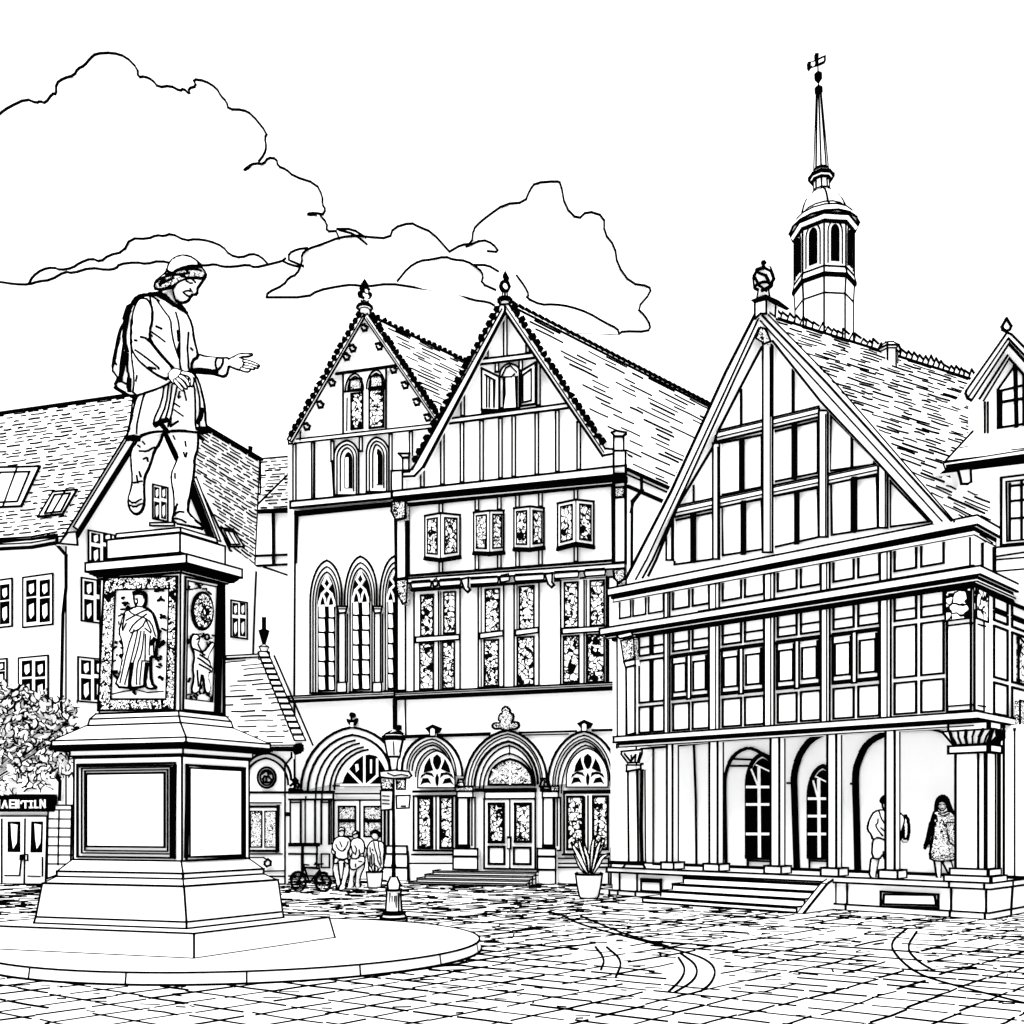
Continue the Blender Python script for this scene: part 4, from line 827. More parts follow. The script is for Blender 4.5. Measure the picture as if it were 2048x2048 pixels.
kn.slab(M.L('F', O + .45, 1585, 1235, 1620, 1222, 1690, 1235, 1690, 1245, 1665, 1262, 1610, 1262), M.n, .45, 'white', 5); kn.slab(M.L('F', O + .4, 1600, 1365, 1685, 1365, 1685, 1530, 1600, 1530), M.n, .4, 'white', 5)
kn = th.part('kneeler_post', 'left gable kneeler with capped post'); kn.slab(M.L('F', O + .4, 90, 1415, 135, 1415, 135, 1505, 92, 1505), M.n, .3, 'white', 4.5); kn.slab(M.L('F', O + .45, 62, 1385, 140, 1385, 135, 1412, 90, 1415), M.n, .35, 'white', 5); kn.slab(M.L('F', O + .36, 10, 1510, 88, 1505, 88, 1690, 10, 1700), M.n, .3, 'white', 4.5)
tf = th.part('timber_frame')
bar(tf, M, 'F', O + .14, 625, 732, 1050, 680, 36, .14, 4.5); bar(tf, M, 'F', O + .14, 385, 1158, 1275, 1042, 34, .14, 4.5)
for x, y0, y1 in ((825, 395, 695), (690, 630, 700), (985, 610, 665), (520, 930, 1115), (1062, 705, 1040), (765, 735, 800), (935, 705, 790), (232, 1470, 1625), (375, 1185, 1605), (515, 1165, 1590), (655, 1150, 1580), (790, 1132, 1560), (885, 1115, 1550), (1050, 1095, 1535), (1197, 1075, 1515), (1350, 1160, 1500)):
    bar(tf, M, 'F', O + .1, x, y0, x, y1, 24, .1, 4.5)
tf.ink(M.L('F', O + .11, 95, 1560, 95, 1640), 6)
wn = th.part('window', 'attic window with open shutters under a small arch')
wn.slab(arch(M, 'F', O + .12, 785, 830, 855, 742, 925, 790, legs=1060), M.n, .1, 'white', 4.5); wn.slab(M.R('F', O + .14, 805, 840, 915, 1058), M.n, .03, 'ink', 0); wn.slab(M.L('F', O + .16, 828, 845, 890, 835, 898, 1052, 815, 1058, 830, 960), M.n, .03, 'white', 0)
wn.ink(M.L('F', O + .16, 800, 830, 830, 770, 860, 755, 905, 800), 3.5); wn.ink(M.L('F', O + .16, 790, 838, 870, 836, 890, 815), 3.5)
sh = wn.sub('shutter', 'left open shutter'); sh.slab(M.L('F', O + .4, 655, 775, 780, 835, 780, 1075, 655, 1072), M.n, .06, 'white', 5); sh.ink(M.L('F', O + .42, 680, 820, 750, 860, 745, 1050), 4)
for v in ((690, 830, 690, 1050), (712, 845, 710, 1050), (740, 870, 742, 1050)): sh.ink(M.L('F', O + .42, *v), 4)
sh = wn.sub('shutter', 'right open shutter'); sh.slab(M.L('F', O + .4, 940, 795, 1040, 735, 1040, 1030, 935, 1045), M.n, .06, 'white', 5); sh.ink(M.L('F', O + .42, 950, 825, 1010, 780, 1010, 1005, 950, 1020), 4, True)
tf.slab(M.L('F', O + .16, 650, 1075, 930, 1058, 930, 1075, 650, 1100), M.n, .1, 'ink', 0)
cn = th.part('cornice', 'long white bressummer with a deep black shadow moulding')
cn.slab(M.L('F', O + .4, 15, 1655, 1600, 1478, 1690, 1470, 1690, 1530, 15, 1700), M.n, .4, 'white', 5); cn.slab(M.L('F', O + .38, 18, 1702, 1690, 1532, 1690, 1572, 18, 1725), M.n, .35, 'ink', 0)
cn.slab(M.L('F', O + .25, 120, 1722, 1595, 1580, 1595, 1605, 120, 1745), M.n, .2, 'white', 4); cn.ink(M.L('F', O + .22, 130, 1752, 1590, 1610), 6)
up = th.part('upper_storey', 'framed upper storey panel')
up.ink(M.L('G', O + .03, 672, 185, 1735, 78, 1738, 472, 672, 552), 6, True); up.slab(M.L('G', O + .12, 1742, 70, 1802, 62, 1802, 480, 1742, 485), M.n, .12, 'white', 5)
up.slab(M.L('G', O + .15, 1748, 92, 1798, 88, 1798, 140, 1748, 145), M.n, .05, 'carve', 4.5)
up.ink(M.L('G', O + .13, 1742, 78, 1742, 480), 8); up.slab(M.L('G', O + .12, 608, 165, 665, 160, 668, 560, 610, 568), M.n, .12, 'white', 4); up.ink(M.L('G', O + .13, 660, 180, 660, 555), 7)
for x, a, b2, e_, f in ((840, 175, 228, 462, 538), (1028, 150, 210, 432, 520), (1145, 138, 205, 428, 512), (1240, 125, 195, 410, 505), (1360, 112, 190, 405, 495), (1545, 95, 155, 400, 478)):
    bar(up, M, 'G', O + .06, x, a, x, b2, 18, .06, 4); bar(up, M, 'G', O + .06, x, e_, x, f, 18, .06, 4)
for (x0, xm, x1, t0, tm, t1, b0, bm, b1, lab) in ((757, 838, 940, 240, 225, 235, 455, 465, 448, 'left oriel casement'), (1012, 1095, 1168, 222, 212, 212, 428, 432, 425, 'second oriel casement'), (1222, 1305, 1378, 200, 190, 200, 408, 410, 400, 'third oriel casement'), (1450, 1545, 1638, 175, 155, 165, 405, 380, 395, 'right oriel casement')):
    ow = th.part('oriel_casement', lab)
    a, d_ = M.P(c('G', x0, t0)[0], O + .1), M.P(c('G', x0, b0)[0], O + .1); b_, e_ = M.P(c('G', xm, tm)[0], O + .55), M.P(c('G', xm, bm)[0], O + .55); c_, f_ = M.P(c('G', x1, t1)[0], O + .1), M.P(c('G', x1, b1)[0], O + .1)
    ow.add([a, b_, c_, d_, e_, f_], [(0, 1, 4, 3), (1, 2, 5, 4), (0, 2, 1), (3, 4, 5)])
    for l in ([a, b_, c_], [d_, e_, f_], [a, d_], [c_, f_]): ow.ink(l, 5)
    ow.ink([b_, e_], 3); ow.ink([p_ - Vector((0, 0, .06)) for p_ in (d_, e_, f_)], 7)
    for p1, p2, p3, p4 in ((a, b_, e_, d_), (b_, c_, f_, e_)):
        n_ = (p2 - p1).cross(p4 - p1).normalized(); n_ = -n_ if n_.dot(CAM - p1) < 0 else n_
        def q2(s1, t1_): return p1.lerp(p2, s1).lerp(p4.lerp(p3, s1), t1_) + n_ * .02
        pn = ow.sub('pane'); pn.slab([q2(.2, .1), q2(.82, .1), q2(.82, .9), q2(.2, .9)], n_, .03, 'lead', 4)
bm = th.part('jetty_beam', 'beam between the storeys with rounded joist ends')
bm.slab(M.L('G', O + .3, 600, 572, 1802, 485, 1802, 512, 602, 595), M.n, .3, 'white', 4.5); bm.ink(M.L('G', O + .25, 690, 628, 1050, 605, 1460, 575), 6)
for x0, x1 in ((685, 790), (800, 825), (832, 945), (985, 1140), (1150, 1200), (1225, 1380), (1430, 1560), (1590, 1700)):
    y = 578 - (x0 - 685) * .068; bm.slab(M.L('G', O + .28, x0 + 6, y + 4, x1 - 6, y - 3, x1, y + 12, x1 - 4, y + 32, x0 + 4, y + 40, x0 - 2, y + 20), M.n, .28, 'white', 4)
for x, y in ((972, 600), (1410, 575)): bm.slab(M.L('G', O + .5, x - 28, y - 30, x + 12, y - 38, x + 10, y + 10, x + 22, y + 25, x + 8, y + 38, x - 10, y + 20), M.n, .4, 'white', 5)
cp = th.part('corbel', 'carved corbel at the jetty end'); cp.slab(M.L('G', O + .4, 608, 575, 665, 570, 660, 690, 640, 700, 612, 640), M.n, .3, 'carve', 4)
cp = th.part('corbel', 'carved corbel under the cornice'); cp.slab(M.L('G', O + .4, 585, 165, 655, 160, 655, 250, 605, 262, 582, 215), M.n, .3, 'carve', 5)
cp = th.part('corbel', 'carved corbel beside the timber house'); cp.slab(M.L('G', O + .4, 1740, 520, 1802, 515, 1800, 565, 1770, 590, 1745, 565), M.n, .3, 'carve', 5)
for fr, panes in ((((700, 632), (940, 1146)), ((735, 655, 800, 865), (855, 640, 915, 850), (730, 905, 800, 1142), (850, 900, 910, 1138))), (((1035, 605), (1168, 1132)), ((1072, 625, 1145, 845), (1066, 890, 1140, 1125))),
                  (((1222, 592), (1352, 1126)), ((1250, 610, 1325, 828), (1240, 875, 1325, 1120))), (((1465, 572), (1705, 1112)), ((1485, 590, 1555, 820), (1620, 580, 1692, 810), (1480, 870, 1560, 1106), (1605, 862, 1692, 1104)))):
    w_ = th.part('window', 'tall leaded window divided by a white transom'); (x0, y0), (x1, y1) = fr; w_.slab(M.R('G', O + .08, x0, y0, x1, y1), M.n, .08, 'white', 4.5)
    for q_ in panes: leadwin(w_, M, 'G', O + .08, *q_)
    ym = panes[0][3] + 8; w_.slab(M.L('G', O + .15, x0 + 8, ym, x1 - 4, ym - 14, x1 - 4, ym + 12, x0 + 8, ym + 28), M.n, .1, 'white', 4)
    if len(panes) > 2: xm = (panes[0][2] + panes[1][0]) / 2; w_.ink(M.L('G', O + .1, xm, y0 + 5, xm, y1 - 5), 4); w_.ink(M.L('G', O + .1, xm + 12, y0 + 5, xm + 12, y1 - 5), 3)
    else: w_.ink(M.L('G', O + .1, x0 + 15, y0 + 5, x0 + 15, y1 - 5), 3)
for x0, x1 in ((612, 655), (1715, 1762)): pw = th.part('pilaster'); pw.slab(M.R('G', O + .15, x0, 640 if x0 < 900 else 560, x1, 1150 if x0 < 900 else 1110), M.n, .15, 'white', 4.5)
st = th.part('string_course'); st.slab(M.L('G', O + .3, 598, 1162, 1802, 1106, 1802, 1130, 598, 1185), M.n, .3, 'white', 4.5); st.ink(M.L('G', O + .31, 605, 1172, 1800, 1118), 2.5); st.ink(M.L('G', O + .26, 600, 1195, 1760, 1142), 7)
st.ink(M.L('I', O + .1, 0, 372, 120, 365, 690, 348), 3.5); st.ink(M.L('I', O + .1, 0, 358, 690, 336), 6); st.ink(M.L('I', O + .1, 925, 330, 1360, 318), 5); st.ink(M.L('I', O + .1, 940, 348, 1300, 340), 3); st.ink(M.L('I', O + .1, 1490, 312, 1670, 308), 6)
def ring3(mb, ars):
    for i, (a, w_) in enumerate(ars): mb.ink(arch(M, 'I', O + .12 + .005 * i, *a), w_)
for (L_, A_c, R_c, lab) in (((15, 610), (245, 348), (482, 660), 'left arch with tracery window'), ((1142, 735), (1420, 318), (1688, 700), 'right arch with tracery window')):
    ax = th.part('arch', lab); (xl, yl), (xa, ya), (xr, yr) = L_, A_c, R_c
    ax.slab(arch(M, 'I', O + .1, xl, yl, xa, ya, xr, yr), M.n, .1, 'white', 0); ax.ink(arch(M, 'I', O + .12, xl, yl, xa, ya, xr, yr), 6)
    s_l = 1 if xl < 500 else 1
    ring3(ax, [((xl + 38, yl, xa + 3, ya + 32, xr - 48, yr), 3.5), ((xl + 55, yl + 5, xa + 6, ya + 58, xr - 68, yr), 3), ((xl + 78, yl + 10, xa + 10, ya + 78, xr - 25 - 60, yr), 4), ((xl + 105, yl + 60, xa + 14, ya + 108, xr - 58, yr + 40), 3.5)])
    tr_ = ax.sub('tracery'); 
    cx_, b_y = (285, 735) if xl < 500 else (1450, 730); w2 = 148 if xl < 500 else 165; tp = 470 if xl < 500 else 450
    tr_.slab(arch(M, 'I', O + .16, cx_ - w2, b_y - 40, cx_, tp, cx_ + w2 - 8, b_y - 40, legs=b_y + 20), M.n, .03, 'white', 3.5)
    def bl(*v): tr_.slab(M.L('I', O + .19, *[(cx_ + v[i]) if i % 2 == 0 else (b_y + v[i]) for i in range(len(v))]), M.n, .03, 'ink', 0)
    bl(0, -240, 28, -215, 32, -180, 15, -130, 0, -118, -15, -130, -32, -175, -28, -215); bl(-55, -215, -48, -170, -30, -115, -70, -105, -105, -95, -95, -150, -70, -195); bl(60, -205, 90, -150, 105, -95, 70, -105, 30, -125, 48, -170)
    bl(-120, -80, -80, -100, -40, -95, -20, -60, -50, -75, -90, -82, -130, -50); bl(30, -95, 75, -100, 115, -85, 130, -50, 85, -80, 50, -78, 22, -55)
    bl(0, -95, 14, -60, 10, -10, 0, 10, -12, -15, -14, -55); bl(-130, 0, -110, -55, -70, -55, -45, -10, -70, -20, -105, -15); bl(40, -10, 60, -50, 100, -58, 130, 0, 105, -18, 70, -15)
    win = ax.sub('window')
    fx = (105, 820, 432, 1242) if xl < 500 else (1268, 795, 1635, 1272); win.slab(M.R('I', O + .12, *fx), M.n, .1, 'white', 5)
    for q_ in (((142, 835, 240, 1220), (312, 830, 405, 1220)) if xl < 500 else ((1292, 825, 1412, 1232), (1492, 822, 1605, 1230))): win.slab(M.R('I', O + .15, *q_), M.n, .03, 'lead', 6)
    mx = 278 if xl < 500 else 1452; win.ink(M.L('I', O + .14, mx, 820, mx, 1235), 4); win.ink(M.L('I', O + .14, mx - 25, 825, mx - 25, 1235), 3); win.ink(M.L('I', O + .14, fx[0], 785, fx[2], 780), 6)
    win.ink(M.L('I', O + .2, fx[0] - 10, 1272, fx[2] - 20, 1272), 5); win.ink(M.L('I', O + .2, fx[0] - 40, 1340, fx[2] - 30, 1340), 4)
ax = th.part('arch', 'large middle arch with traceried fanlight'); ax.slab(arch(M, 'I', O + .1, 495, 748, 830, 312, 1135, 705), M.n, .1, 'white', 0); ax.ink(arch(M, 'I', O + .12, 495, 748, 830, 312, 1135, 705), 6)
ring3(ax, [((525, 750, 832, 340, 1100, 705), 3.5), ((550, 750, 835, 362, 1085, 700), 3), ((575, 750, 838, 398, 1065, 720), 6), ((615, 755, 842, 430, 1045, 735), 4), ((645, 755, 845, 490, 1040, 740), 4)])
ax.ink(M.L('I', O + .14, 845, 425, 845, 500), 3)
fl = ax.sub('fanlight'); fl.slab(arch(M, 'I', O + .16, 685, 715, 850, 535, 1022, 715, legs=732), M.n, .03, 'carve', 6)
for v in ((850, 560, 850, 725), (720, 620, 820, 700), (970, 620, 880, 700), (700, 690, 780, 640), (1000, 690, 920, 640)): fl.ink(M.L('I', O + .19, *v), 4, False, 'white')
ax.slab(M.R('I', O + .2, 545, 760, 1050, 785), M.n, .12, 'ink', 0); ax.slab(M.R('I', O + .18, 655, 788, 1045, 838), M.n, .1, 'white', 4)
dr = th.part('door', 'double entrance door with patterned glass at the top of the steps'); dr.slab(M.R('I', O + .15, 650, 842, 1045, 1385), M.n, .1, 'white', 5); dr.ink(M.L('I', O + .16, 848, 845, 848, 1380), 4)
for q_ in ((688, 880, 800, 1175), (890, 880, 1008, 1172)): pp = dr.sub('pane'); pp.slab(M.R('I', O + .19, *q_), M.n, .03, 'lead', 7)
for q_ in ((685, 1212, 806, 1345), (880, 1218, 1008, 1346)): dr.ink(M.R('I', O + .17, *q_), 6, True)
hn = dr.sub('handle'); hn.slab(M.R('I', O + .25, 825, 1130, 858, 1232), M.n, .08, 'ink', 0); hn.slab(M.R('I', O + .27, 832, 1150, 845, 1220), M.n, .03, 'white', 0)
for (x0, x1, b0, b1, yb) in ((445, 525, 410, 600, 1390), (1105, 1185, 1062, 1202, 1510), (1665, 1742, 1630, 1752, 1510)):
    pl = th.part('pillar'); pl.slab(M.R('I', O + .25, x0 - 5, 785, x1 + 38, 830), M.n, .2, 'white', 4); pl.slab(M.R('I', O + .3, x0 - 18, 745, x1 + 40, 780), M.n, .2, 'carve', 4)
    pl.slab(M.R('I', O + .2, x0, 832, x1, 1200), M.n, .2, 'white', 5); pl.slab(M.R('I', O + .15, x1 + 10, 832, x1 + 55, 1240), M.n, .12, 'white', 4.5); pl.ink(M.L('I', O + .17, x1 + 30, 832, x1 + 30, 1200), 4)
    pl.slab(M.R('I', O + .25, x0 - 10, 1195, x1 + 12, 1222), M.n, .2, 'ink', 0)
    pl.slab(M.R('I', O + .35, b0, 1225, b1, 1285), M.n, .3, 'white', 4.5); pl.slab(M.R('I', O + .35, b0, 1288, b1, 1388), M.n, .3, 'white', 4.5)
    if yb > 1400: pl.slab(M.R('I', O + .35, b0, 1390, b1, yb), M.n, .3, 'white', 4.5)
pd = th.part('plinth'); pd.ink(M.L('I', O + .05, 1205, 1510, 1690, 1515), 4.5); pd.ink(M.L('I', O + .05, 60, 1250, 70, 1480), 5); pd.ink(M.L('I', O + .05, 1215, 1300, 1612, 1302), 3.5); pd.ink(M.L('I', O + .05, 1225, 1370, 1600, 1370), 4.5); pd.ink(M.L('I', O + .05, 1612, 1300, 1612, 1515), 4)
fo = th.part('arch_finial', 'large carved foliage finial over the middle arch')
fo.inflate(M, M.L('I', O + .3, 820, 128, 850, 155, 848, 175, 880, 195, 872, 235, 858, 262, 885, 250, 915, 255, 922, 280, 895, 300, 860, 300, 840, 312, 800, 308, 780, 295, 735, 300, 712, 280, 730, 258, 775, 260, 782, 245, 762, 225, 775, 190, 798, 180, 790, 150), .12, 'carve', 5, sm=1)
for (x, y), g_ in (((250, 265), 'left'), ((1422, 228), 'right')):
    fo = th.part('arch_finial', 'small flared cap over the %s arch' % g_); fo.slab(M.L('I', O + .3, x - 58, y + 30, x, y, x + 66, y + 28, x + 45, y + 62, x + 20, y + 72, x - 22, y + 72, x - 40, y + 50), M.n, .15, 'ink', 0)
    fo.slab(M.L('I', O + .33, x - 20, y + 90, x - 20, y + 35, x, y + 22, x + 22, y + 35, x + 22, y + 90), M.n, .1, 'white', 3)
for x, y in ((465, 720), (1110, 715), (1690, 690), (1130, 740)):
    cp = th.part('hood_stop'); cp.slab(M.L('I', O + .3, x - 30, y + 30, x - 12, y - 30, x + 20, y - 30, x + 34, y + 30), M.n, .15, 'carve', 5)
# steps in front of the middle door
sp = th.part('steps', 'shallow stone steps up to the double door')
zt_ = M.P(c('I', 850, 1392)[0], O).z; N_ = 4
for i in range(N_):
    off = O + .35 + .3 * (i + 1); z1 = zt_ * (N_ - i) / N_ - .02; xl = c('I', 255 - i * 62, 1400)[0][0]; xr = c('I', 1050 - i * 25, 1400)[0][0]
    u0, u1 = M.U(xl, off), M.U(xr, off); lo = [M.at(u0, 0, off), M.at(u1, 0, off), M.at(u1, 0, 0), M.at(u0, 0, 0)]; hi = [p_ + Vector((0, 0, z1)) for p_ in lo]
    lo = [p_ + Vector((0, 0, .002)) for p_ in lo]; sp.prism(lo, hi, 'white', 3.5, skip=(2, 3)); sp.ink([hi[0] - Vector((0, 0, .05)), hi[1] - Vector((0, 0, .05))], 2.5)
th.end()
# ================================================================ timber arcade house (crops J, K, L, M, N)
RA, RB = gnd((1240, 1791)), gnd((1972, 1839)); FR = Fac(RA, RB); UC = (RB - RA).length
SDIR = Vector((.99, 1, 0)).normalized(); FS = Fac(RB, RB + SDIR)
UL = FR.U(1213); UW = FR.U(1940); FU = Fac(FR.at(UW, 0), FR.at(UW, 0) + SDIR)
ah = Thing('arcade_house', 'big half timbered corner house on an open arcade with panelled upper storey', 'building', (FR.at(UC / 2, 0).x, FR.at(UC / 2, 0).y, 0))
def zz(x, y): return FR.P((x, y)).z
SL_ = 7.0
def wrap(mb, z0, z1, off, th, m='white', w=5, ul=UL, UC=UW, FS=FU, SL_=7.0):
    """a beam that runs along the front and turns the corner"""
    k = SDIR.dot(FR.n)
    corner = FR.at(UC, 0) + (FR.n * off + FS.n * off) / (1 + FR.n.dot(FS.n))
    c0 = FR.at(ul, 0, off); s1 = FS.at(SL_, 0, off); ci = FR.at(UC, 0) + (FR.n * (off - th) + FS.n * (off - th)) / (1 + FR.n.dot(FS.n))
    b0 = FR.at(ul, 0, off - th); s0 = FS.at(SL_, 0, off - th)
    for z, zz_ in ((z0, z1),):
        lp = [c0, corner, s1, s0, ci, b0]; lo = [p + Vector((0, 0, z)) for p in lp]; hi = [p + Vector((0, 0, z1)) for p in lp]
        mb.add(lo + hi, [(0, 1, 7, 6), (1, 2, 8, 7), (6, 7, 10, 11), (7, 8, 9, 10), (11, 10, 4, 5), (10, 9, 3, 4), (5, 4, 1, 0), (4, 3, 2, 1), (0, 6, 11, 5)], m)
        if w:
            if SL_ < 3: mb.ink([lo[2], hi[2]], w * .9)
            mb.ink(lo[:3], w); mb.ink(hi[:3], w * .9); mb.ink([lo[0], hi[0]], w)
# z levels read near the corner
zE1, zE0 = zz(1939, 1039), zz(1939, 1058)          # eave beam
zB1, zB0 = zz(1950, 1140), zz(1950, 1157)          # middle string
zC1, zC0 = zz(1830, 1433), zz(1830, 1447)          # beam over the arcade
zPt, zPb = .70, .58                               # platform edge
wl = ah.part('wall')
wl.slab(FR.Z(UL + .2, UW, zC0, zE0), FR.n, .3, 'white', 0); wl.slab(FU.Z(0, SL_, zC0, zB1), FU.n, .3, 'white', 0); wl.slab(FU.Z(0, FU.U(1990), zB1, zE0), FU.n, .3, 'white', 0); wl.ink([FU.at(FU.U(1990), zB1), FU.at(FU.U(1990), zE0)], 5)
# gable
AP = FR.P(c('K', 640, 165)[0], .1); GL, GR = FR.P(c('K', 35, 1385)[0], .1), FR.P(c('K', 1575, 1180)[0], .1)
GL2 = FR.P(c('J', 250, 610)[0], .1)
gw = ah.part('gable_wall'); gw.slab([AP, GR, FR.at(FR.U(1900), zE1 - .02, .1), Vector((GL2.x, GL2.y, zE1 - .02))], FR.n, .3, 'white', 0)
rf = ah.part('roof', 'steep tiled roof with a row of ridge ornaments')
RE = atz(c('K', 1690, 495)[0], AP.z); rv = (RE - AP); R2 = AP + rv * 1.02; E1 = FR.P(c('K', 1590, 1185)[0], .2); E2 = atz(c('K', 1745, 1195)[0], E1.z + .02)
E2b = E2 + rv * .02
nr = (R2 - AP).cross(E1 - AP).normalized(); nr = -nr if nr.dot(CAM - AP) < 0 else nr
patch(rf, AP, R2, E2b, E1); rf.add([E1, E2, E2b], [(0, 1, 2)]); rf.ink([AP, R2], 7)
dashes(rf, AP, R2, E2b.lerp(R2, -.13), E1, 48, .2, .8, .7, 3.4, wob=.04)
rf.ink([E1, E2], 4); rf.add([AP, R2, GL + rv, GL], [(0, 1, 2, 3)])
for i in range(36):
    p = AP.lerp(R2, (i + 2) / 38); kx = random.uniform(-.04, .06); h_ = random.uniform(.14, .26)
    rf.ink([p, p + Vector((.05 + kx, 0, h_)), p + Vector((.16, 0, h_ * .5))], 4)
ch = ah.part('ridge_vent', 'small capped vent on the ridge'); p = atz(c('K', 1270, 345)[0], AP.z)
ch.lathe(p.x, p.y, [(.2, p.z - .5), (.2, p.z - .02), (.28, p.z + .02), (.12, p.z + .15)], 6, 'white', w=4, facets=True)
bb = ah.part('barge_board', 'broad moulded gable boards')
bb.slab(FR.L('K', .35, 20, 1373, 80, 1373, 410, 740, 640, 230, 640, 165, 615, 165), FR.n, .3, 'white', 0)
bb.slab(FR.L('K', .35, 640, 165, 668, 160, 960, 480, 1570, 1180, 1480, 1190, 930, 600, 680, 290, 640, 230), FR.n, .3, 'white', 0)
x0, y0 = c('J', 250, 605)[0]
for pts, w_ in (((615, 165, 470, 450, 200, 1040, -22, 1468), 5.5), ((640, 165, 500, 470, 80, 1373, 28, 1468), 3.5), ((632, 235, 520, 470, 110, 1373, 62, 1460), 4), ((645, 330, 545, 520, 430, 745, 400, 830, 235, 1105, 128, 1373, 90, 1450), 5),
                ((640, 165, 960, 500, 1575, 1180), 5), ((668, 160, 985, 480, 1590, 1182), 3.5), ((640, 200, 930, 520, 1530, 1182), 3.5), ((700, 300, 930, 590, 1210, 890, 1480, 1188), 5)): bb.ink(FR.L('K', .37, *pts), w_)
ac = bb.sub('carving'); ac.slab(FR.L('K', .4, 640, 232, 665, 240, 690, 300, 660, 312, 618, 285), FR.n, .1, 'carve', 4)
tf = ah.part('timber_frame', 'grid of gable timbers')
for a in ((418, 768, 930, 645, 50), (215, 1137, 1215, 925, 50)):
    bar(tf, FR, 'K', .2, a[0], a[1], a[2], a[3], a[4], .1, 4.5); bar(tf, FR, 'K', .22, a[0], a[1] - 5, a[2], a[3] - 5, 22, .03, 3)
for x, y0, y1, wd in ((675, 310, 1335, 48), (422, 800, 1368, 32), (948, 640, 1260, 44), (1240, 910, 1215, 46), (195, 1160, 1373, 34)):
    bar(tf, FR, 'K', .24, x, y0, x, y1, wd, .12, 4.5)
    tf.ink(FR.L('K', .25, x + wd * .25, y0 + 20, x + wd * .25, y1), 3)
for x, y0, y1, w_ in ((545, 540, 710, 6), (800, 440, 645, 7), (548, 790, 1025, 12), (806, 720, 965, 12), (1088, 770, 910, 6), (312, 1010, 1085, 5), (310, 1155, 1373, 13), (556, 1095, 1335, 12), (818, 1045, 1285, 11), (1098, 980, 1225, 13), (695, 310, 665, 8)): tf.ink(FR.L('K', .21, x, y0, x, y1), w_)
for x0, y0, x1, y1, x2, y2, x3, y3 in ((440, 800, 645, 760, 645, 1015, 445, 1055), (700, 745, 920, 690, 920, 945, 700, 990), (985, 665, 1200, 880, 1195, 905, 980, 935), (705, 1060, 920, 1020, 925, 1260, 705, 1310), (985, 995, 1210, 960, 1215, 1215, 990, 1250), (450, 1110, 645, 1075, 650, 1320, 455, 1350), (215, 1180, 405, 1140, 410, 1368, 218, 1395), (1275, 985, 1465, 1185, 1275, 1210, 1275, 1000)):
    tf.ink(FR.L('K', .13, x0, y0, x1, y1, x2, y2, x3, y3), 4.5, True)
ft = ah.part('gable_post', 'stone post and ball finial on the gable tip')
ft.slab(FR.L('K', .45, 612, 110, 668, 95, 668, 165, 640, 165, 612, 190), FR.n, .4, 'white', 4.5); ft.slab(FR.L('K', .5, 590, 98, 665, 70, 728, 98, 712, 108, 668, 88, 605, 110), FR.n, .5, 'ink', 0)
ft.slab(FR.L('K', .3, 672, 95, 715, 120, 712, 180, 672, 150), FR.n, .1, 'white', 4)
p = FR.P(c('W', 1440, 560)[0], .3); pz = lambda y: FR.P(c('W', 1440, y)[0], .3).z
ft.lathe(p.x, p.y, [(.12, pz(560)), (.09, pz(545)), (.18, pz(540)), (.2, pz(522)), (.14, pz(508)), (.04, pz(505))], 10, 'white', rings=[2], w=5)
for v in ((1423, 520, 1430, 508, 1442, 505, 1455, 512, 1460, 526, 1452, 540), (1425, 525, 1432, 538, 1445, 548), (1438, 548, 1450, 542), (1432, 515, 1445, 520, 1450, 530), (1440, 506, 1440, 496)): ft.ink(FR.L('W', .5, *v), 6)
knob(ft, FR.P(c('W', 1440, 496)[0], .3), .07)
bm = ah.part('eave_beam', 'projecting eave beam turning the corner'); SE = FU.U(2000, .2); wrap(bm, zE0, zE1, .2, .4, w=5, ul=FR.U(1224), SL_=SE)
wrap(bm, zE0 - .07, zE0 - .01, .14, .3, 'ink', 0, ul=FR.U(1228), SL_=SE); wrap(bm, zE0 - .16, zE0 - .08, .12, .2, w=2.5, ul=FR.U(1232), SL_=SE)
bm = ah.part('string_beam', 'moulded beam between gable foot and windows'); wrap(bm, zB0, zB1, .28, .4, w=5, ul=FR.U(1213))
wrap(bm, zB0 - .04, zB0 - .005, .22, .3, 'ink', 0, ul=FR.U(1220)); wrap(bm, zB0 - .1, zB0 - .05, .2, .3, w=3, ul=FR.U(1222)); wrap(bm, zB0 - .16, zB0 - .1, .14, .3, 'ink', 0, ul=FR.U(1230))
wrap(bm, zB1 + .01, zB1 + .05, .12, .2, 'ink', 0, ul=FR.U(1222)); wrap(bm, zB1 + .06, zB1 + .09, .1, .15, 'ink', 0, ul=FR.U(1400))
bm = ah.part('arcade_beam', 'beam carried by the arcade posts'); wrap(bm, zC0, zC1, .2, .4, w=5, ul=FR.U(1237)); wrap(bm, zC0 - .06, zC0 - .005, .12, .3, 'ink', 0, ul=FR.U(1240)); wrap(bm, zC0 - .12, zC0 - .06, .1, .3, w=3, ul=FR.U(1242))
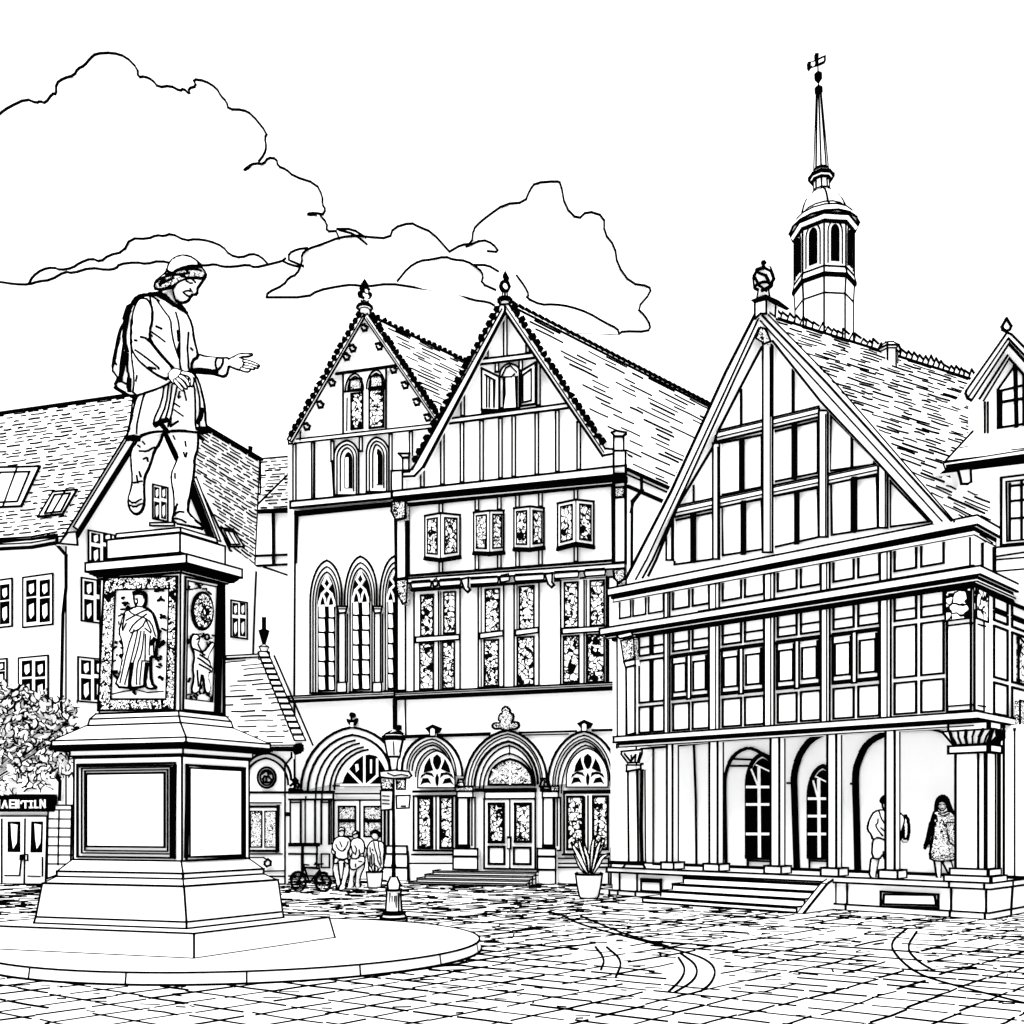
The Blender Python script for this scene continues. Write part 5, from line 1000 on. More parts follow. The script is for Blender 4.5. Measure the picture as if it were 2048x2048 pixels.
# infill panels
def panel(mb, F, u0, u1, z0, z1, w_=5, off=.02, thick=False):
    mb.ink(F.Z(u0, u1, z0, z1, off), w_, True)
U_ = lambda x: FR.U(x)
bays = [(1277, 1331), (1345, 1421), (1444, 1531), (1554, 1644), (1665, 1762), (1787, 1891)]
r2t, r2m, r2b = zz(1800, 1192), zz(1800, 1221), zz(1800, 1241); r3t, r3b = zz(1800, 1253), zz(1800, 1355); r4t, r4b = zz(1800, 1366), zz(1800, 1428)
r1t, r1b = zz(1830, 1084), zz(1830, 1136)
posts = ah.part('post', 'main posts of the upper storey')
for x0, x1 in ((1331, 1345), (1421, 1444), (1531, 1554), (1644, 1665), (1762, 1787)):
    posts.slab(FR.Z(U_(x0) + .02, U_(x1) - .02, zC1, zB0 - .16, .09), FR.n, .09, 'white', 4.5); um = U_(x0) * .35 + U_(x1) * .65; posts.ink([FR.at(um, zC1, .1), FR.at(um, zB0 - .16, .1)], 3)
    posts.slab(FR.Z(U_(x0) + .02, U_(x1) - .02, zB1 + .04, zE0 - .16, .09), FR.n, .09, 'white', 4.5); posts.ink([FR.at(um, zB1 + .04, .1), FR.at(um, zE0 - .16, .1)], 3)
for bi, (x0, x1) in enumerate(bays):
    pn = ah.part('panelled_bay')
    a, b = U_(x0) + .03, U_(x1) - .03; m_ = (a + b) / 2; g_ = .05 if bi else .035
    if bi == 0:
        for q0, q1 in ((U_(1240), U_(1262)), (U_(1267), U_(1292)), (U_(1298), U_(1331) - .05)): panel(pn, FR, q0, q1, r1b, r1t, 4)
    for q0, q1 in ((a, m_ - g_), (m_ + g_, b)):
        if bi: panel(pn, FR, q0, q1, r1b, r1t)
        panel(pn, FR, q0, q1, r2b, r2t); pn.ink([FR.at(q0, r2m, .03), FR.at(q1, r2m, .03)], 4.5)
        panel(pn, FR, q0, q1, r4b, r4t)
        if bi in (0, 5): panel(pn, FR, q0, q1, r3b, r3t)
    if 1 <= bi <= 4:
        wn = ah.part('window', 'paired casement window'); wn.slab(FR.Z(a, b, r3b, r3t + .02, .05), FR.n, .05, 'white', 5)
        wn.ink([FR.at(m_, r3b, .07), FR.at(m_, r3t, .07)], 3); wn.slab(FR.Z(a, b, r3b - .02, r3b + .06, .08), FR.n, .08, 'ink', 0); wn.slab(FR.Z(m_ - g_, m_ + g_, r3b - .03, r3t, .1), FR.n, .06, 'white', 4.5)
        wn.ink([FR.at(a, r3t - .02, .07), FR.at(b, r3t - .02, .07)], 7)
        for q0, q1 in ((a, m_ - g_), (m_ + g_, b)):
            s_p = wn.sub('sash'); ww = q1 - q0; s_p.slab(FR.Z(q0 + ww * .14, q1 - ww * .12, r3b + .16, r3t - .2, .08), FR.n, .04, 'white', 5)
            s_p.ink([FR.at(q1 - ww * .05, r3b + .15, .09), FR.at(q1 - ww * .05, r3t - .1, .09)], 6)
# left pilaster with carved bracket
cp = ah.part('corner_bracket', 'carved bracket under the string beam at the left end')
cp.slab(FR.L('J', .25, 175, 968, 275, 945, 285, 970, 200, 990), FR.n, .25, 'white', 4); cp.slab(FR.L('J', .22, 205, 1005, 290, 985, 295, 1120, 225, 1140), FR.n, .22, 'carve', 3.5)
cp.slab(FR.L('J', .22, 225, 1145, 300, 1128, 300, 1165, 238, 1182), FR.n, .2, 'white', 4); cp.slab(FR.L('J', .18, 240, 1182, 300, 1170, 300, 1620, 245, 1635), FR.n, .2, 'white', 5); cp.slab(FR.L('J', .15, 180, 965, 240, 1000, 240, 1640, 182, 1650), FR.n, .3, 'white', 4)
# corner post
cp = ah.part('corner_post', 'broad corner post with carved leafy capital')
zt_, zb_ = zz(1900, 1187), zz(1900, 1424)
cp.slab(FR.Z(U_(1898), UW + .05, zb_, zt_, .1), FR.n, .15, 'white', 5); cp.slab(FU.Z(-.05, .42, zb_, zt_, .1), FU.n, .15, 'white', 5)
zc_ = zz(1930, 1240)
cp.slab(FR.Z(U_(1896), UW + .07, zc_, zt_ + .02, .14), FR.n, .04, 'leafy', 4); cp.slab(FU.Z(-.07, .55, zc_, zt_ + .02, .14), FU.n, .04, 'leafy', 4)
cp.ink([FR.at(U_(1898), zc_ - .09, .12), FR.at(UW + .06, zc_ - .09, .12), FU.at(.45, zc_ - .09, .12)], 4)
cp.ink([FR.at(U_(1900), zb_ + .1, .12), FR.at(UW + .06, zb_ + .1, .12), FU.at(.45, zb_ + .1, .12)], 4)
# side wall panels
pn = ah.part('side_panelling', 'framed panels on the side street wall')
def su(x): return FS.U(x)
def sw(x): return FU.U(x)
pn0 = pn
for x0, x1 in ((1986, 2013), (2022, 2052), (2062, 2100)):
    for z0, z1 in ((r2b, r2m - .03), (r2m + .03, r2t), (r3b, r3t), (r4b, r4t)):
        pn.ink(FU.Z(sw(x0), sw(x1), z0, z1, .02), 5, True)
for x in (1962, 1985): pn.ink([FU.at(sw(x), zB1, .03), FU.at(sw(x), zE0 - .1, .03)], 5)
pn.ink([FR.at(UW, zB1, .0), FR.at(UW, zE0 - .1, .0)], 4)
wn = ah.part('side_window', 'dark arched side window at the right edge')
wn.slab([FU.at(sw(2032), r3b, .05), FU.at(sw(2032), r3t - .05, .05), FU.at(sw(2060), r3t - .3, .05), FU.at(sw(2075), r3b, .05)], FU.n, .04, 'lead', 5)
# ---------------- arcade
zf = .70
fl = ah.part('arcade_floor'); DP = 1.55
fl.add([FR.at(UL + .1, zf), FR.at(UC, zf), FS.at(SL_, zf), FS.at(SL_, zf, -6), FR.at(UL + .1, zf, -6)], [(0, 1, 2, 3, 4)])
ce = ah.part('arcade_ceiling'); ce.add([FR.at(UL + .1, zC0, -.3), FR.at(UC - .3, zC0, -.3), FS.at(SL_, zC0, -.3), FR.at(UL + .1, zC0, -6)], [(0, 1, 2, 3)])
bw = ah.part('back_wall', 'inner arcade wall with arched openings'); bw.slab(FR.Z(-1.5, UC + 3.5, zf + .005, zC0 - .01, -DP), FR.n, .2, 'white', 0)
bw.ink([FR.at(-1.5, zf + .03, -DP + .02), FR.at(UC + 3.5, zf + .03, -DP + .02)], 9)
def BL(w_, k, *v, sm=0): bw.ink([FR.P(p, -DP + .03) for p in (smooth(c(k, *v), sm, False) if sm else c(k, *v))], w_)
BL(7, 'M', 975, 1260, 968, 850, 962, 560, 975, 470, 1010, 380, 1070, 320, 1150, 290, 1230, 320, 1280, 370, 1320, 430, sm=1)
BL(5, 'M', 1030, 378, 1180, 384); BL(5, 'M', 1005, 432, 1155, 432); BL(5, 'M', 1140, 1260, 1145, 1000, 1135, 600)
BL(13, 'M', 1522, 1260, 1510, 900, 1500, 600, 1498, 510, 1520, 410, 1560, 320, 1630, 230, 1740, 170, sm=1)
BL(5, 'M', 1450, 565, 1500, 565)
BL(13, 'N', 485, 1390, 475, 900, 465, 620, 470, 500, 495, 420, 540, 320, 610, 250, 715, 200, sm=1); BL(5, 'N', 430, 620, 480, 620)
BL(6, 'N', 840, 172, 960, 165, 1100, 160, 1180, 180, 1240, 210, 1280, 240, 1300, 290, sm=1); BL(4, 'M', 410, 300, 410, 1225); BL(5, 'M', 725, 275, 740, 700, 745, 1240)
BL(5, 'M', 320, 300, 510, 285); BL(5, 'M', 605, 275, 845, 250)
for wv, mull, lab in (((1140, 350, 1345), 1228, 'dark arched window with white glazing bars, left'), ((1618, 440, 1800), 1690, 'dark arched window with white glazing bars, right')):
    w_ = ah.part('arched_window', lab); x0, yt, x1 = wv; xa = (x0 + x1) / 2 + 15
    w_.slab([FR.P(c('M', x, y)[0], -DP + .08) for x, y in arcp(x0 - 4, yt + 230, xa, yt - 5, x1 + 30, yt + 230) + [(x1 + 30, 1135), (x0 - 4, 1135)]], FR.n, .08, 'white', 9)
    p_ = w_.sub('pane'); p_.slab([FR.P(c('M', x, y)[0], -DP + .1) for x, y in arcp(x0 + 12, yt + 235, xa, yt + 22, x1 + 14, yt + 235) + [(x1 + 14, 1125), (x0 + 12, 1125)]], FR.n, .03, 'ink', 0)
    gb = w_.sub('glazing_bars')
    def gi(w2, *v): gb.ink([FR.P(p, -DP + .14) for p in c('M', *v)], w2, False, 'white')
    gi(6, mull, yt + 100, mull + 4, 1130); 
    for y in (yt + 245, yt + 380, 958): gi(6, x0, y, x1 + 15, y)
    gi(3.5, x0 + 30, yt + 110, mull - 8, yt + 235); gi(3, mull - 20, yt + 75, x1 - 20, yt + 130, x1 + 10, yt + 230)
    w_.ink([FR.P(p, -DP + .1) for p in c('M', x0, 1150, x1, 1150)], 5); w_.ink(FR.R('M', -DP + .05, x0, 1165, x1 + 20, 1245), 4, True)
def apost(x0, x1, xs, yb, k='M', lab=None):
    """x0..x1 front face of the post"""
    ps = ah.part('arcade_post', lab); a, b = c(k, x0, 0)[0][0], c(k, x1, 0)[0][0]; u0, u1 = U_(a), U_(b); th = .24
    lo, hi = zf + .17, zC0 - .1
    ps.slab(FR.Z(u0, u1, lo, hi, 0), FR.n, th, 'white', 5, back=True)
    bl, bt = .1, .17; q = [FR.at(u0 - bl, 0, bl), FR.at(u1 + bl, 0, bl), FR.at(u1 + bl, 0, -th - bl), FR.at(u0 - bl, 0, -th - bl)]
    ps.prism([p + Vector((0, 0, zf + .005)) for p in q], [p + Vector((0, 0, zf + bt)) for p in q], 'white', 4.5, skip=(3,))
    return ps
apost(517, 560, 605, 1210); apost(845, 908, 968, 1220); apost(1318, 1385, 1445, 1230); apost(1757, 1825, 1885, 1240)
apost(718, 795, 870, 1350, 'N')
cl = ah.part('arcade_column', 'end column with flared capital at the left')
cl.slab(FR.L('M', .05, 215, 475, 290, 460, 295, 1175, 222, 1175), FR.n, .3, 'white', 5, back=True); cl.slab(FR.L('M', .12, 205, 425, 315, 425, 315, 455, 205, 475), FR.n, .35, 'white', 4.5)
cl.slab(FR.L('M', .2, 165, 320, 325, 305, 325, 335, 300, 405, 215, 408, 165, 340), FR.n, .4, 'white', 4.5); cl.ink(FR.L('M', .22, 190, 340, 240, 400), 4); cl.ink(FR.L('M', .22, 240, 350, 245, 385, 275, 345, 270, 400), 4); cl.ink(FR.L('M', .22, 310, 330, 290, 400), 4)
cl.slab(FR.L('M', .15, 200, 1190, 335, 1195, 350, 1225, 175, 1220), FR.n, .35, 'white', 4.5); cl.ink(FR.L('M', .1, 280, 290, 295, 1200), 4)
cl.ink(FR.L('M', 0, 325, 320, 318, 900, 325, 1200), 8)
cl = ah.part('arcade_column', 'heavy corner column with carved leaf capital')
u0, u1 = U_(1911), UC - .02
zcap = zz(1940, 1506); zct = zz(1940, 1462)
cl.slab(FR.Z(u0, u1, zf + .25, zcap, 0), FR.n, .3, 'white', 5); SC = FS.U(1990); cl.slab(FS.Z(.02, SC, zf + .25, zcap, 0), FS.n, .3, 'white', 5)
cl.ink([FR.at(U_(1957), zf + .25, .02), FR.at(U_(1957), zcap, .02)], 4.5)
cl.slab(FR.Z(u0 - .1, u1 + .08, zcap, zcap + .14, .1), FR.n, .3, 'white', 5); cl.slab(FS.Z(-.08, SC + .04, zcap, zcap + .14, .1), FS.n, .3, 'white', 5)
A1 = [FR.at(u0 - .02, zcap + .16, .05), FR.at(u1 + .05, zcap + .16, .05), FR.at(u1 + .2, zct, .2), FR.at(u0 - .18, zct, .2)]
cl.slab(A1, FR.n, .25, 'white', 4.5); B1 = [FS.at(0, zcap + .16, .05), FS.at(SC - .05, zcap + .16, .05), FS.at(SC + .04, zct, .16), FS.at(-.18, zct, .2)]; cl.slab(B1, FS.n, .25, 'white', 4.5)
for i in range(6):
    t = (i + .5) / 6; p, q = A1[0].lerp(A1[1], t), A1[3].lerp(A1[2], t + .08); m_ = p.lerp(q, .5) + FR.n * .08; cl.ink([p, m_, q + FR.n * .02], 4 if i % 2 else 6)
for i in range(4):
    t = (i + .5) / 4; p, q = B1[0].lerp(B1[1], t), B1[3].lerp(B1[2], t + .06); cl.ink([p, p.lerp(q, .5) + FS.n * .08, q], 5)
cl.slab(FR.Z(u0 - .1, u1 + .08, zct, zC0 - .06, .1), FR.n, .4, 'white', 4.5); cl.slab(FS.Z(-.08, SC, zct, zC0 - .06, .1), FS.n, .4, 'white', 4.5)
for dz0, dz1, o_ in ((0.0, .12, .16), (.12, .25, .08)):
    cl.slab(FR.Z(u0 - o_, u1 + o_ * .9, zf + dz0 + .005, zf + dz1, o_), FR.n, .4, 'white', 4); cl.slab(FS.Z(-o_, SC + o_, zf + dz0 + .005, zf + dz1, o_), FS.n, .4, 'white', 4)
ps = ah.part('arcade_post', 'side street arcade posts')
for x in (1998, 2030): 
    uu = su(x); ps.slab(FS.Z(uu, uu + .22, zf, zC0 - .1, 0), FS.n, .2, 'white', 7)
ps.slab([FS.at(su(2040), 2.2, 0), FS.at(su(2040), 4.3, 0), FS.at(su(2075), 4.3, 0), FS.at(su(2075), 2.2, 0)], FS.n, .1, 'carve', 4)
# ---------------- plinth and steps
pf = ah.part('plinth', 'stone plinth of large blocks with a projecting edge')
wrap(pf, zPb, zPt - .004, .12, .3, w=5, ul=UL + .1, UC=UC, FS=FS); wrap(pf, .12, zPb - .01, .0, .3, w=0, ul=UL + .2, UC=UC, FS=FS); wrap(pf, .003, .13, .08, .3, w=5, ul=UL + .15, UC=UC, FS=FS)
for x in (1240, 1275, 1659, 1695, 1903, 1973): pf.ink([FR.at(U_(x), .0, .09), FR.at(U_(x), .13, .09), FR.at(U_(x), .14, .02), FR.at(U_(x), zPb, .02)], 4.5)
for x in (1903, 1973): pf.ink([FR.at(U_(x), zPb, .13), FR.at(U_(x), zPt, .13)], 4)
pf.ink([FS.at(su(2012), 0, .09), FS.at(su(2012), zPt, .13)], 4.5)
vt = ah.part('vent', 'framed rectangular vent in the plinth'); vt.slab(FR.R('N', .04, 678, 1525, 1162, 1678), FR.n, .05, 'white', 5); vt.slab(FR.L('N', .06, 705, 1548, 1130, 1555, 1145, 1640, 700, 1630), FR.n, .03, 'white', 5)
vt.ink(FR.L('N', .07, 700, 1652, 1150, 1662), 5.5); vt = ah.part('vent', 'small framed vent left of the steps'); vt.slab(FR.R('M', .04, 318, 1305, 472, 1405), FR.n, .05, 'white', 5); vt.ink(FR.L('M', .07, 325, 1320, 465, 1325), 7); vt.ink(FR.L('M', .07, 468, 1310, 470, 1400), 6)
sp = ah.part('steps', 'four broad stone steps climbing to the arcade'); N_ = 4; dpt = .33
xr0 = c('M', 1772, 1350)[0][0]; ur = U_(xr0)
for i in range(N_):
    off = dpt * (i + 1) + .1; z1 = zf * (N_ - i) / (N_ + 1) ; 
    ul_ = FR.U(c('M', (645, 560, 470, 330)[i], 0)[0][0], off)
    lo = [FR.at(ul_, .003, off), FR.at(ur, .003, off), FR.at(ur, .003, 0), FR.at(ul_, .003, 0)]; hi = [Vector((p.x, p.y, z1)) for p in lo]
    sp.prism(lo, hi, 'white', 4, skip=(2, 3)); sp.slab([FR.at(ul_, z1 - .05, off + .005), FR.at(ur, z1 - .05, off + .005), FR.at(ur, z1 - .001, off + .005), FR.at(ul_, z1 - .001, off + .005)], FR.n, .01, 'ink', 0)
sp.slab([FR.at(ul_, .0, off + .006), FR.at(ur, .0, off + .006), FR.at(ur, .045, off + .006), FR.at(ul_, .045, off + .006)], FR.n, .01, 'ink', 0)
ck = ah.part('step_cheek', 'sloping stone cheek at the right end of the steps')
q = [FR.at(ur, .004, off), FR.at(ur, .004, 0), FR.at(ur, zf * .95, 0), FR.at(ur, zf * .8, dpt + .05)]; ck.slab([p + FR.u * .14 for p in q], FR.u, .14, 'white', 4.5, back=True)
ah.end()

# ================================================================ dormer house at the far right (crop K)
DH = front(20.3)
dh = Thing('dormer_house', 'tall plastered house with a gabled dormer at the right edge', 'house', (DH.P((2000, 1100)).x, 20.3, 0))
wl = dh.part('wall'); wl.slab([DH.P(p) for p in ((1905, 935), (2300, 930), (2300, 1300), (2048, 1200), (1992, 1165), (1975, 1105), (1950, 1060), (1925, 990))], DH.n, .3, 'white', 0)
for v in ((1820, 1300, 1932, 1285), (1800, 1355, 1932, 1335)): wl.ink(DH.L('K', .02, *v), 4)
for y in (1095, 1120, 1143): wl.ink([DH.P((1990, y)), DH.P((2048, y - 5))], 4)
wn = dh.part('window', 'small paned window under the eaves'); wn.slab(DH.L('K', .1, 1820, 970, 2100, 935, 2100, 1275, 1820, 1300), DH.n, .1, 'white', 5); wn.ink(DH.L('K', .11, 1845, 990, 2100, 960, 2100, 1260, 1848, 1280), 4, True)
for v in ((1862, 1000, 1862, 1270), (1920, 990, 1920, 1270), (1865, 1085, 2000, 1070), (1865, 1170, 2000, 1160), (1870, 1010, 2000, 995)): wn.ink(DH.L('K', .12, *v), 5)
rf = dh.part('roof', 'low skirt roof with a deep black eave')
q = [DH.P(p, o) for p, o in zip(c('K', 1545, 890, 1730, 690, 2300, 560, 2300, 800), (.6, -.5, -.5, .6))]; nr = (q[1] - q[0]).cross(q[3] - q[0]).normalized(); nr = -nr if nr.dot(CAM - q[0]) < 0 else nr
rf.slab(q, nr, .1, 'white', 4.5); dashes(rf, q[1], q[2], q[3], q[0], 8, .5, 1.4, .3, 3.5)
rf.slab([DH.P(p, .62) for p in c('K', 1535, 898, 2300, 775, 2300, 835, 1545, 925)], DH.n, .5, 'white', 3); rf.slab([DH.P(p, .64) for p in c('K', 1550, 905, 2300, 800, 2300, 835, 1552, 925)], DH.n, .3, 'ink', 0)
br = dh.part('eave_bracket'); br.slab(DH.L('K', .4, 1608, 930, 1670, 922, 1672, 990, 1655, 1000, 1625, 1000, 1620, 975), DH.n, .35, 'white', 5)
dm = dh.part('dormer', 'gabled dormer with moulded barge boards')
dm.slab(DH.L('K', .1, 1715, 750, 1715, 570, 1855, 300, 2040, 520, 2300, 700), DH.n, .5, 'white', 0)
dm.slab(DH.L('K', .45, 1645, 555, 1650, 540, 1848, 258, 1870, 268, 2100, 500, 2100, 580, 1858, 312, 1675, 590, 1655, 580), DH.n, .45, 'white', 5)
dm.ink(DH.L('K', .47, 1660, 572, 1855, 285, 2000, 440), 4); dm.ink(DH.L('K', .2, 1715, 580, 1858, 360, 2000, 520), 5); dm.ink(DH.L('K', .2, 1735, 590, 1860, 385, 2000, 545), 4)
for x in (1740, 1755): dm.ink(DH.L('K', .12, x, 600, x, 748), 4)
dw = dm.sub('window'); dw.slab(DH.L('K', .15, 1805, 535, 1890, 415, 2100, 600, 2100, 680, 1805, 725), DH.n, .05, 'white', 5)
for v, w_ in (((1888, 415, 1895, 715), 8), ((1810, 545, 1932, 515), 5), ((1815, 600, 1932, 580), 6), ((1820, 545, 1820, 722), 5), ((1930, 440, 1930, 710), 5)): dw.ink(DH.L('K', .17, *v), w_)
fn = dh.part('finial', 'small teardrop finial'); fn.slab(DH.L('K', .3, 1845, 190, 1868, 228, 1862, 242, 1845, 252, 1828, 242, 1824, 228), DH.n, .1, 'white', 6); fn.ink(DH.L('K', .3, 1847, 250, 1849, 262), 5)
dh.end()

# ================================================================ church tower (crop O)
TWY = 38.; tx = (1648 - CX) / FL * TWY
def tz(y): return CH + (HY - (80 + y * .32086)) * TWY / FL
def tr_(px): return px * .32086 * TWY / FL
tw = Thing('church_tower', 'slender octagonal bell turret with ribbed dome and needle spire behind the ridge', 'tower', (tx, TWY, 0))
def oct_(mb, prof, **k): mb.lathe(tx, TWY, [(tr_(r), tz(y)) for r, y in prof], 8, ph=.62, **k)
s1 = tw.part('shaft'); oct_(s1, [(172, 5200), (172, 1660), (178, 1560), (188, 1555), (188, 1545), (176, 1500)], facets=True, w=4)
be = tw.part('belfry', 'octagonal belfry with dark louvred arches'); oct_(be, [(178, 1500), (178, 1235), (184, 1225)], facets=True, w=4, m='white')
for i in range(8):
    a0 = 2 * math.pi * (i + .62) / 8; a1_ = 2 * math.pi * (i + 1.62) / 8; R_ = tr_(178)
    A0, A1_ = Vector((tx + R_ * math.cos(a0), TWY + R_ * math.sin(a0), 0)), Vector((tx + R_ * math.cos(a1_), TWY + R_ * math.sin(a1_), 0))
    n_ = ((A0 + A1_) / 2 - Vector((tx, TWY, 0))).normalized(); 
    def f3(t, y, o=.02): return A0.lerp(A1_, t) + n_ * o + Vector((0, 0, tz(y)))
    hd = [f3(.5 + .2 * math.cos(b), 1290 - 45 * math.sin(b), .04) for b in [math.pi * j / 8 for j in range(9)]]
    ho = [f3(.5 + .33 * math.cos(b), 1290 - 65 * math.sin(b), .03) for b in [math.pi * j / 8 for j in range(9)]]
    lv = be.sub('louvre'); lv.slab([f3(.7, 1470, .04)] + hd + [f3(.3, 1470, .04)], n_, .03, 'ink', 0); be.ink([f3(.83, 1480, .03)] + ho + [f3(.17, 1480, .03)], 3)
dmz = tw.part('dome', 'bell shaped dome with a black lower rim'); oct_(dmz, [(178, 1222), (200, 1200)], facets=False, m='white', rings=[0], w=3, sil=False); oct_(dmz, [(201, 1199), (205, 1182)], facets=False, m='ink', rings=[], w=3, sil=False)
mb_l = lambda pr, **k: dmz.lathe(tx, TWY, [(tr_(r), tz(y)) for r, y in pr], 16, ph=.3, **k); mb_l([(204, 1179), (192, 1155), (172, 1125), (150, 1102), (128, 1085)], rings=[0, 2, 4], w=4)
mb_l([(128, 1085), (122, 1050), (110, 1018), (92, 988), (70, 968), (55, 960)], rings=[0], w=4.5); dmz.ink([Vector((tx, TWY, 0)) + Vector((-.12, -1, 0)).normalized() * tr_(r) * 1.01 + Vector((0, 0, tz(y))) for r, y in ((170, 1125), (128, 1085), (122, 1050), (110, 1018), (92, 988), (70, 968), (55, 960))], 4)
oct_(dmz, [(55, 960), (55, 945), (46, 940), (46, 880)], facets=True, w=3.5); 
cr2 = tw.part('collar'); oct_(cr2, [(60, 880), (72, 862), (72, 850), (50, 825)], rings=[0, 1, 2, 3], w=4); oct_(cr2, [(46, 825), (42, 808)], w=3)
spi = tw.part('spire'); oct_(spi, [(42, 808), (14, 340), (12, 335)], facets=True, w=3.5)
ba = tw.part('vane', 'weather vane with two balls and a cross')
ba.lathe(tx, TWY, [(tr_(10), tz(340)), (tr_(26), tz(325)), (tr_(26), tz(300)), (tr_(8), tz(285)), (tr_(3), tz(272)), (tr_(25), tz(240)), (tr_(25), tz(212)), (tr_(5), tz(195)), (tr_(3), tz(85))], 8, 'ink', rings=[], sil=False)
for q_ in tw.ps:                                                      # the upper turret leans a little to the left
    for v in q_.v:
        y = (HY - (v.z - CH) * FL / TWY - 80) / .32086
        if y < 1085: v.x -= tr_(14 * (1085 - y) / 125 if y > 960 else 14 + (960 - y) * .03)
FT2 = front(TWY)
ba.slab(FT2.L('O', .1, 236, 135, 262, 132, 330, 98, 349, 92, 349, 128, 320, 142, 265, 158, 248, 180, 238, 165), FT2.n, .15, 'ink', 0); ba.slab(FT2.L('O', .1, 282, 80, 305, 80, 303, 112, 284, 114), FT2.n, .15, 'ink', 0); ba.slab(FT2.L('O', .15, 258, 140, 280, 135, 280, 150, 258, 155), FT2.n, .1, 'white', 0); ba.slab(FT2.L('O', .15, 305, 125, 335, 110, 335, 125, 305, 138), FT2.n, .1, 'white', 0)
tw.end()
# ================================================================ street lamp with sign boards (crops H, V)
lb = gnd(c('V', 1690, 1660)[0]); LY = lb.y; LF = front(LY)
lp = Thing('street_lamp', 'black post lamp with glass lantern and small sign boards in front of the portal', 'street lamp', lb)
lz = lambda y: LF.P(c('H', 1240, y)[0]).z; lr = lambda px: px * .24837 * LY / FL
bs = lp.part('base', 'fluted cast base of the lamp'); 
bs.lathe(lb.x, lb.y, [(lr(100), .01), (lr(98), lz(1835)), (lr(80), lz(1800)), (lr(60), lz(1785)), (lr(50), lz(1640)), (lr(54), lz(1610)), (lr(40), lz(1600)), (lr(44), lz(1560)), (lr(24), lz(1510))], 14, 'white', rings=[0, 1, 2, 3, 5], w=6)
for x in (1208, 1278): bs.ink([LF.P(c('H', x, y)[0], lr(40)) for y in (1640, 1780)], 4)
for x in (1225, 1245, 1258): bs.ink([LF.P(c('H', x, y)[0], lr(48)) for y in (1660, 1750)], 3)
po_ = lp.part('pole'); po_.lathe(lb.x, lb.y, [(lr(20), lz(1520)), (lr(16), lz(1430)), (lr(24), lz(1415)), (lr(18), lz(1400)), (lr(13), lz(1200)), (lr(10), lz(730)), (lr(10), lz(640))], 10, 'ink', rings=[], sil=False)
sb = lp.part('sign_board', 'small lettered board on the left of the pole'); sb.slab(LF.L('H', .1, 1132, 810, 1232, 810, 1225, 960, 1135, 968), LF.n, .05, 'white', 4)
for y in (852, 885, 915): sb.ink(LF.L('H', .12, 1150, y, 1200, y + 3), 3.5)
sb = lp.part('sign_board', 'wider blank board on the right of the pole'); sb.slab(LF.L('H', .1, 1258, 850, 1370, 848, 1362, 950, 1262, 955), LF.n, .05, 'white', 4); sb.ink(LF.L('H', .12, 1300, 935, 1330, 935), 4)
ar = lp.part('bracket', 'carved bracket block below the lantern'); ar.slab(LF.L('H', .15, 1122, 655, 1245, 645, 1360, 655, 1382, 690, 1360, 708, 1240, 715, 1130, 700), LF.n, .15, 'white', 4.5); ar.slab(LF.L('H', .1, 1130, 705, 1235, 715, 1235, 800, 1140, 800), LF.n, .12, 'carve', 4); ar.slab(LF.L('H', .1, 1258, 718, 1335, 720, 1330, 800, 1262, 800), LF.n, .12, 'carve', 4)
ar.ink(LF.L('H', .17, 1190, 670, 1240, 690, 1300, 680, 1350, 690), 3.5)
lt_ = lp.part('lantern', 'tapered glass lantern with domed cap'); lt_.lathe(lb.x, lb.y, [(lr(20), lz(640)), (lr(30), lz(560)), (lr(44), lz(540)), (lr(72), lz(400)), (lr(84), lz(395)), (lr(84), lz(378)), (lr(60), lz(355)), (lr(20), lz(335))], 10, 'white', rings=[2, 3, 4, 5, 6], w=5)
lt_.ink([LF.P(p, lr(60)) for p in c('H', 1235, 410, 1240, 520)], 3); lt_.ink([LF.P(p, lr(60)) for p in c('H', 1305, 410, 1285, 500)], 3)
lt_.slab(LF.L('H', .12, 1180, 375, 1205, 345, 1240, 332, 1270, 338, 1230, 350, 1200, 380), LF.n, .05, 'ink', 0)
lp.end()

# ================================================================ plant pots
pb = gnd(c('I', 1460, 1612)[0]); PF = front(pb.y)
pp_ = Thing('potted_plant', 'white pot of tall strap leaves in front of the right arch window', 'potted plant', pb)
k_ = .2588 * pb.y / FL; pt_ = pp_.part('pot'); pt_.lathe(pb.x, pb.y, [(58 * k_, .004), (70 * k_, 25 * k_), (88 * k_, 110 * k_), (96 * k_, 175 * k_), (98 * k_, 190 * k_), (90 * k_, 196 * k_)], 16, 'white', rings=[0, 4], w=5.5)
lv = pp_.part('leaves')
for i, v in enumerate(((1440, 1420, 1400, 1330, 1350, 1230, 1325, 1180), (1450, 1420, 1420, 1300, 1390, 1200, 1380, 1150), (1460, 1420, 1455, 1300, 1430, 1240, 1425, 1185), (1470, 1420, 1480, 1300, 1490, 1180, 1510, 1130), (1480, 1420, 1510, 1300, 1535, 1200, 1560, 1145), (1490, 1420, 1530, 1350, 1560, 1290, 1615, 1265), (1435, 1420, 1390, 1360, 1370, 1300, 1345, 1270), (1465, 1420, 1500, 1340, 1530, 1260, 1575, 1190), (1450, 1420, 1410, 1340, 1375, 1260, 1340, 1215))):
    lv.limb(PF, 'I', .12 - .05 * (i % 4), v, (6, 12, 12, 3), .03, w=3.5)
pp_.end()
pb = gnd(c('V', 1405, 1155)[0]); P2 = front(pb.y); k_ = .13458 * pb.y / FL
p2 = Thing('potted_plant', 'flower tub with low leaves at the feet of the group by the lamp', 'potted plant', pb)
pt_ = p2.part('pot'); pt_.lathe(pb.x, pb.y, [(85 * k_, .004), (90 * k_, 20 * k_), (112 * k_, 215 * k_), (116 * k_, 235 * k_)], 14, 'white', rings=[0, 3], w=4)
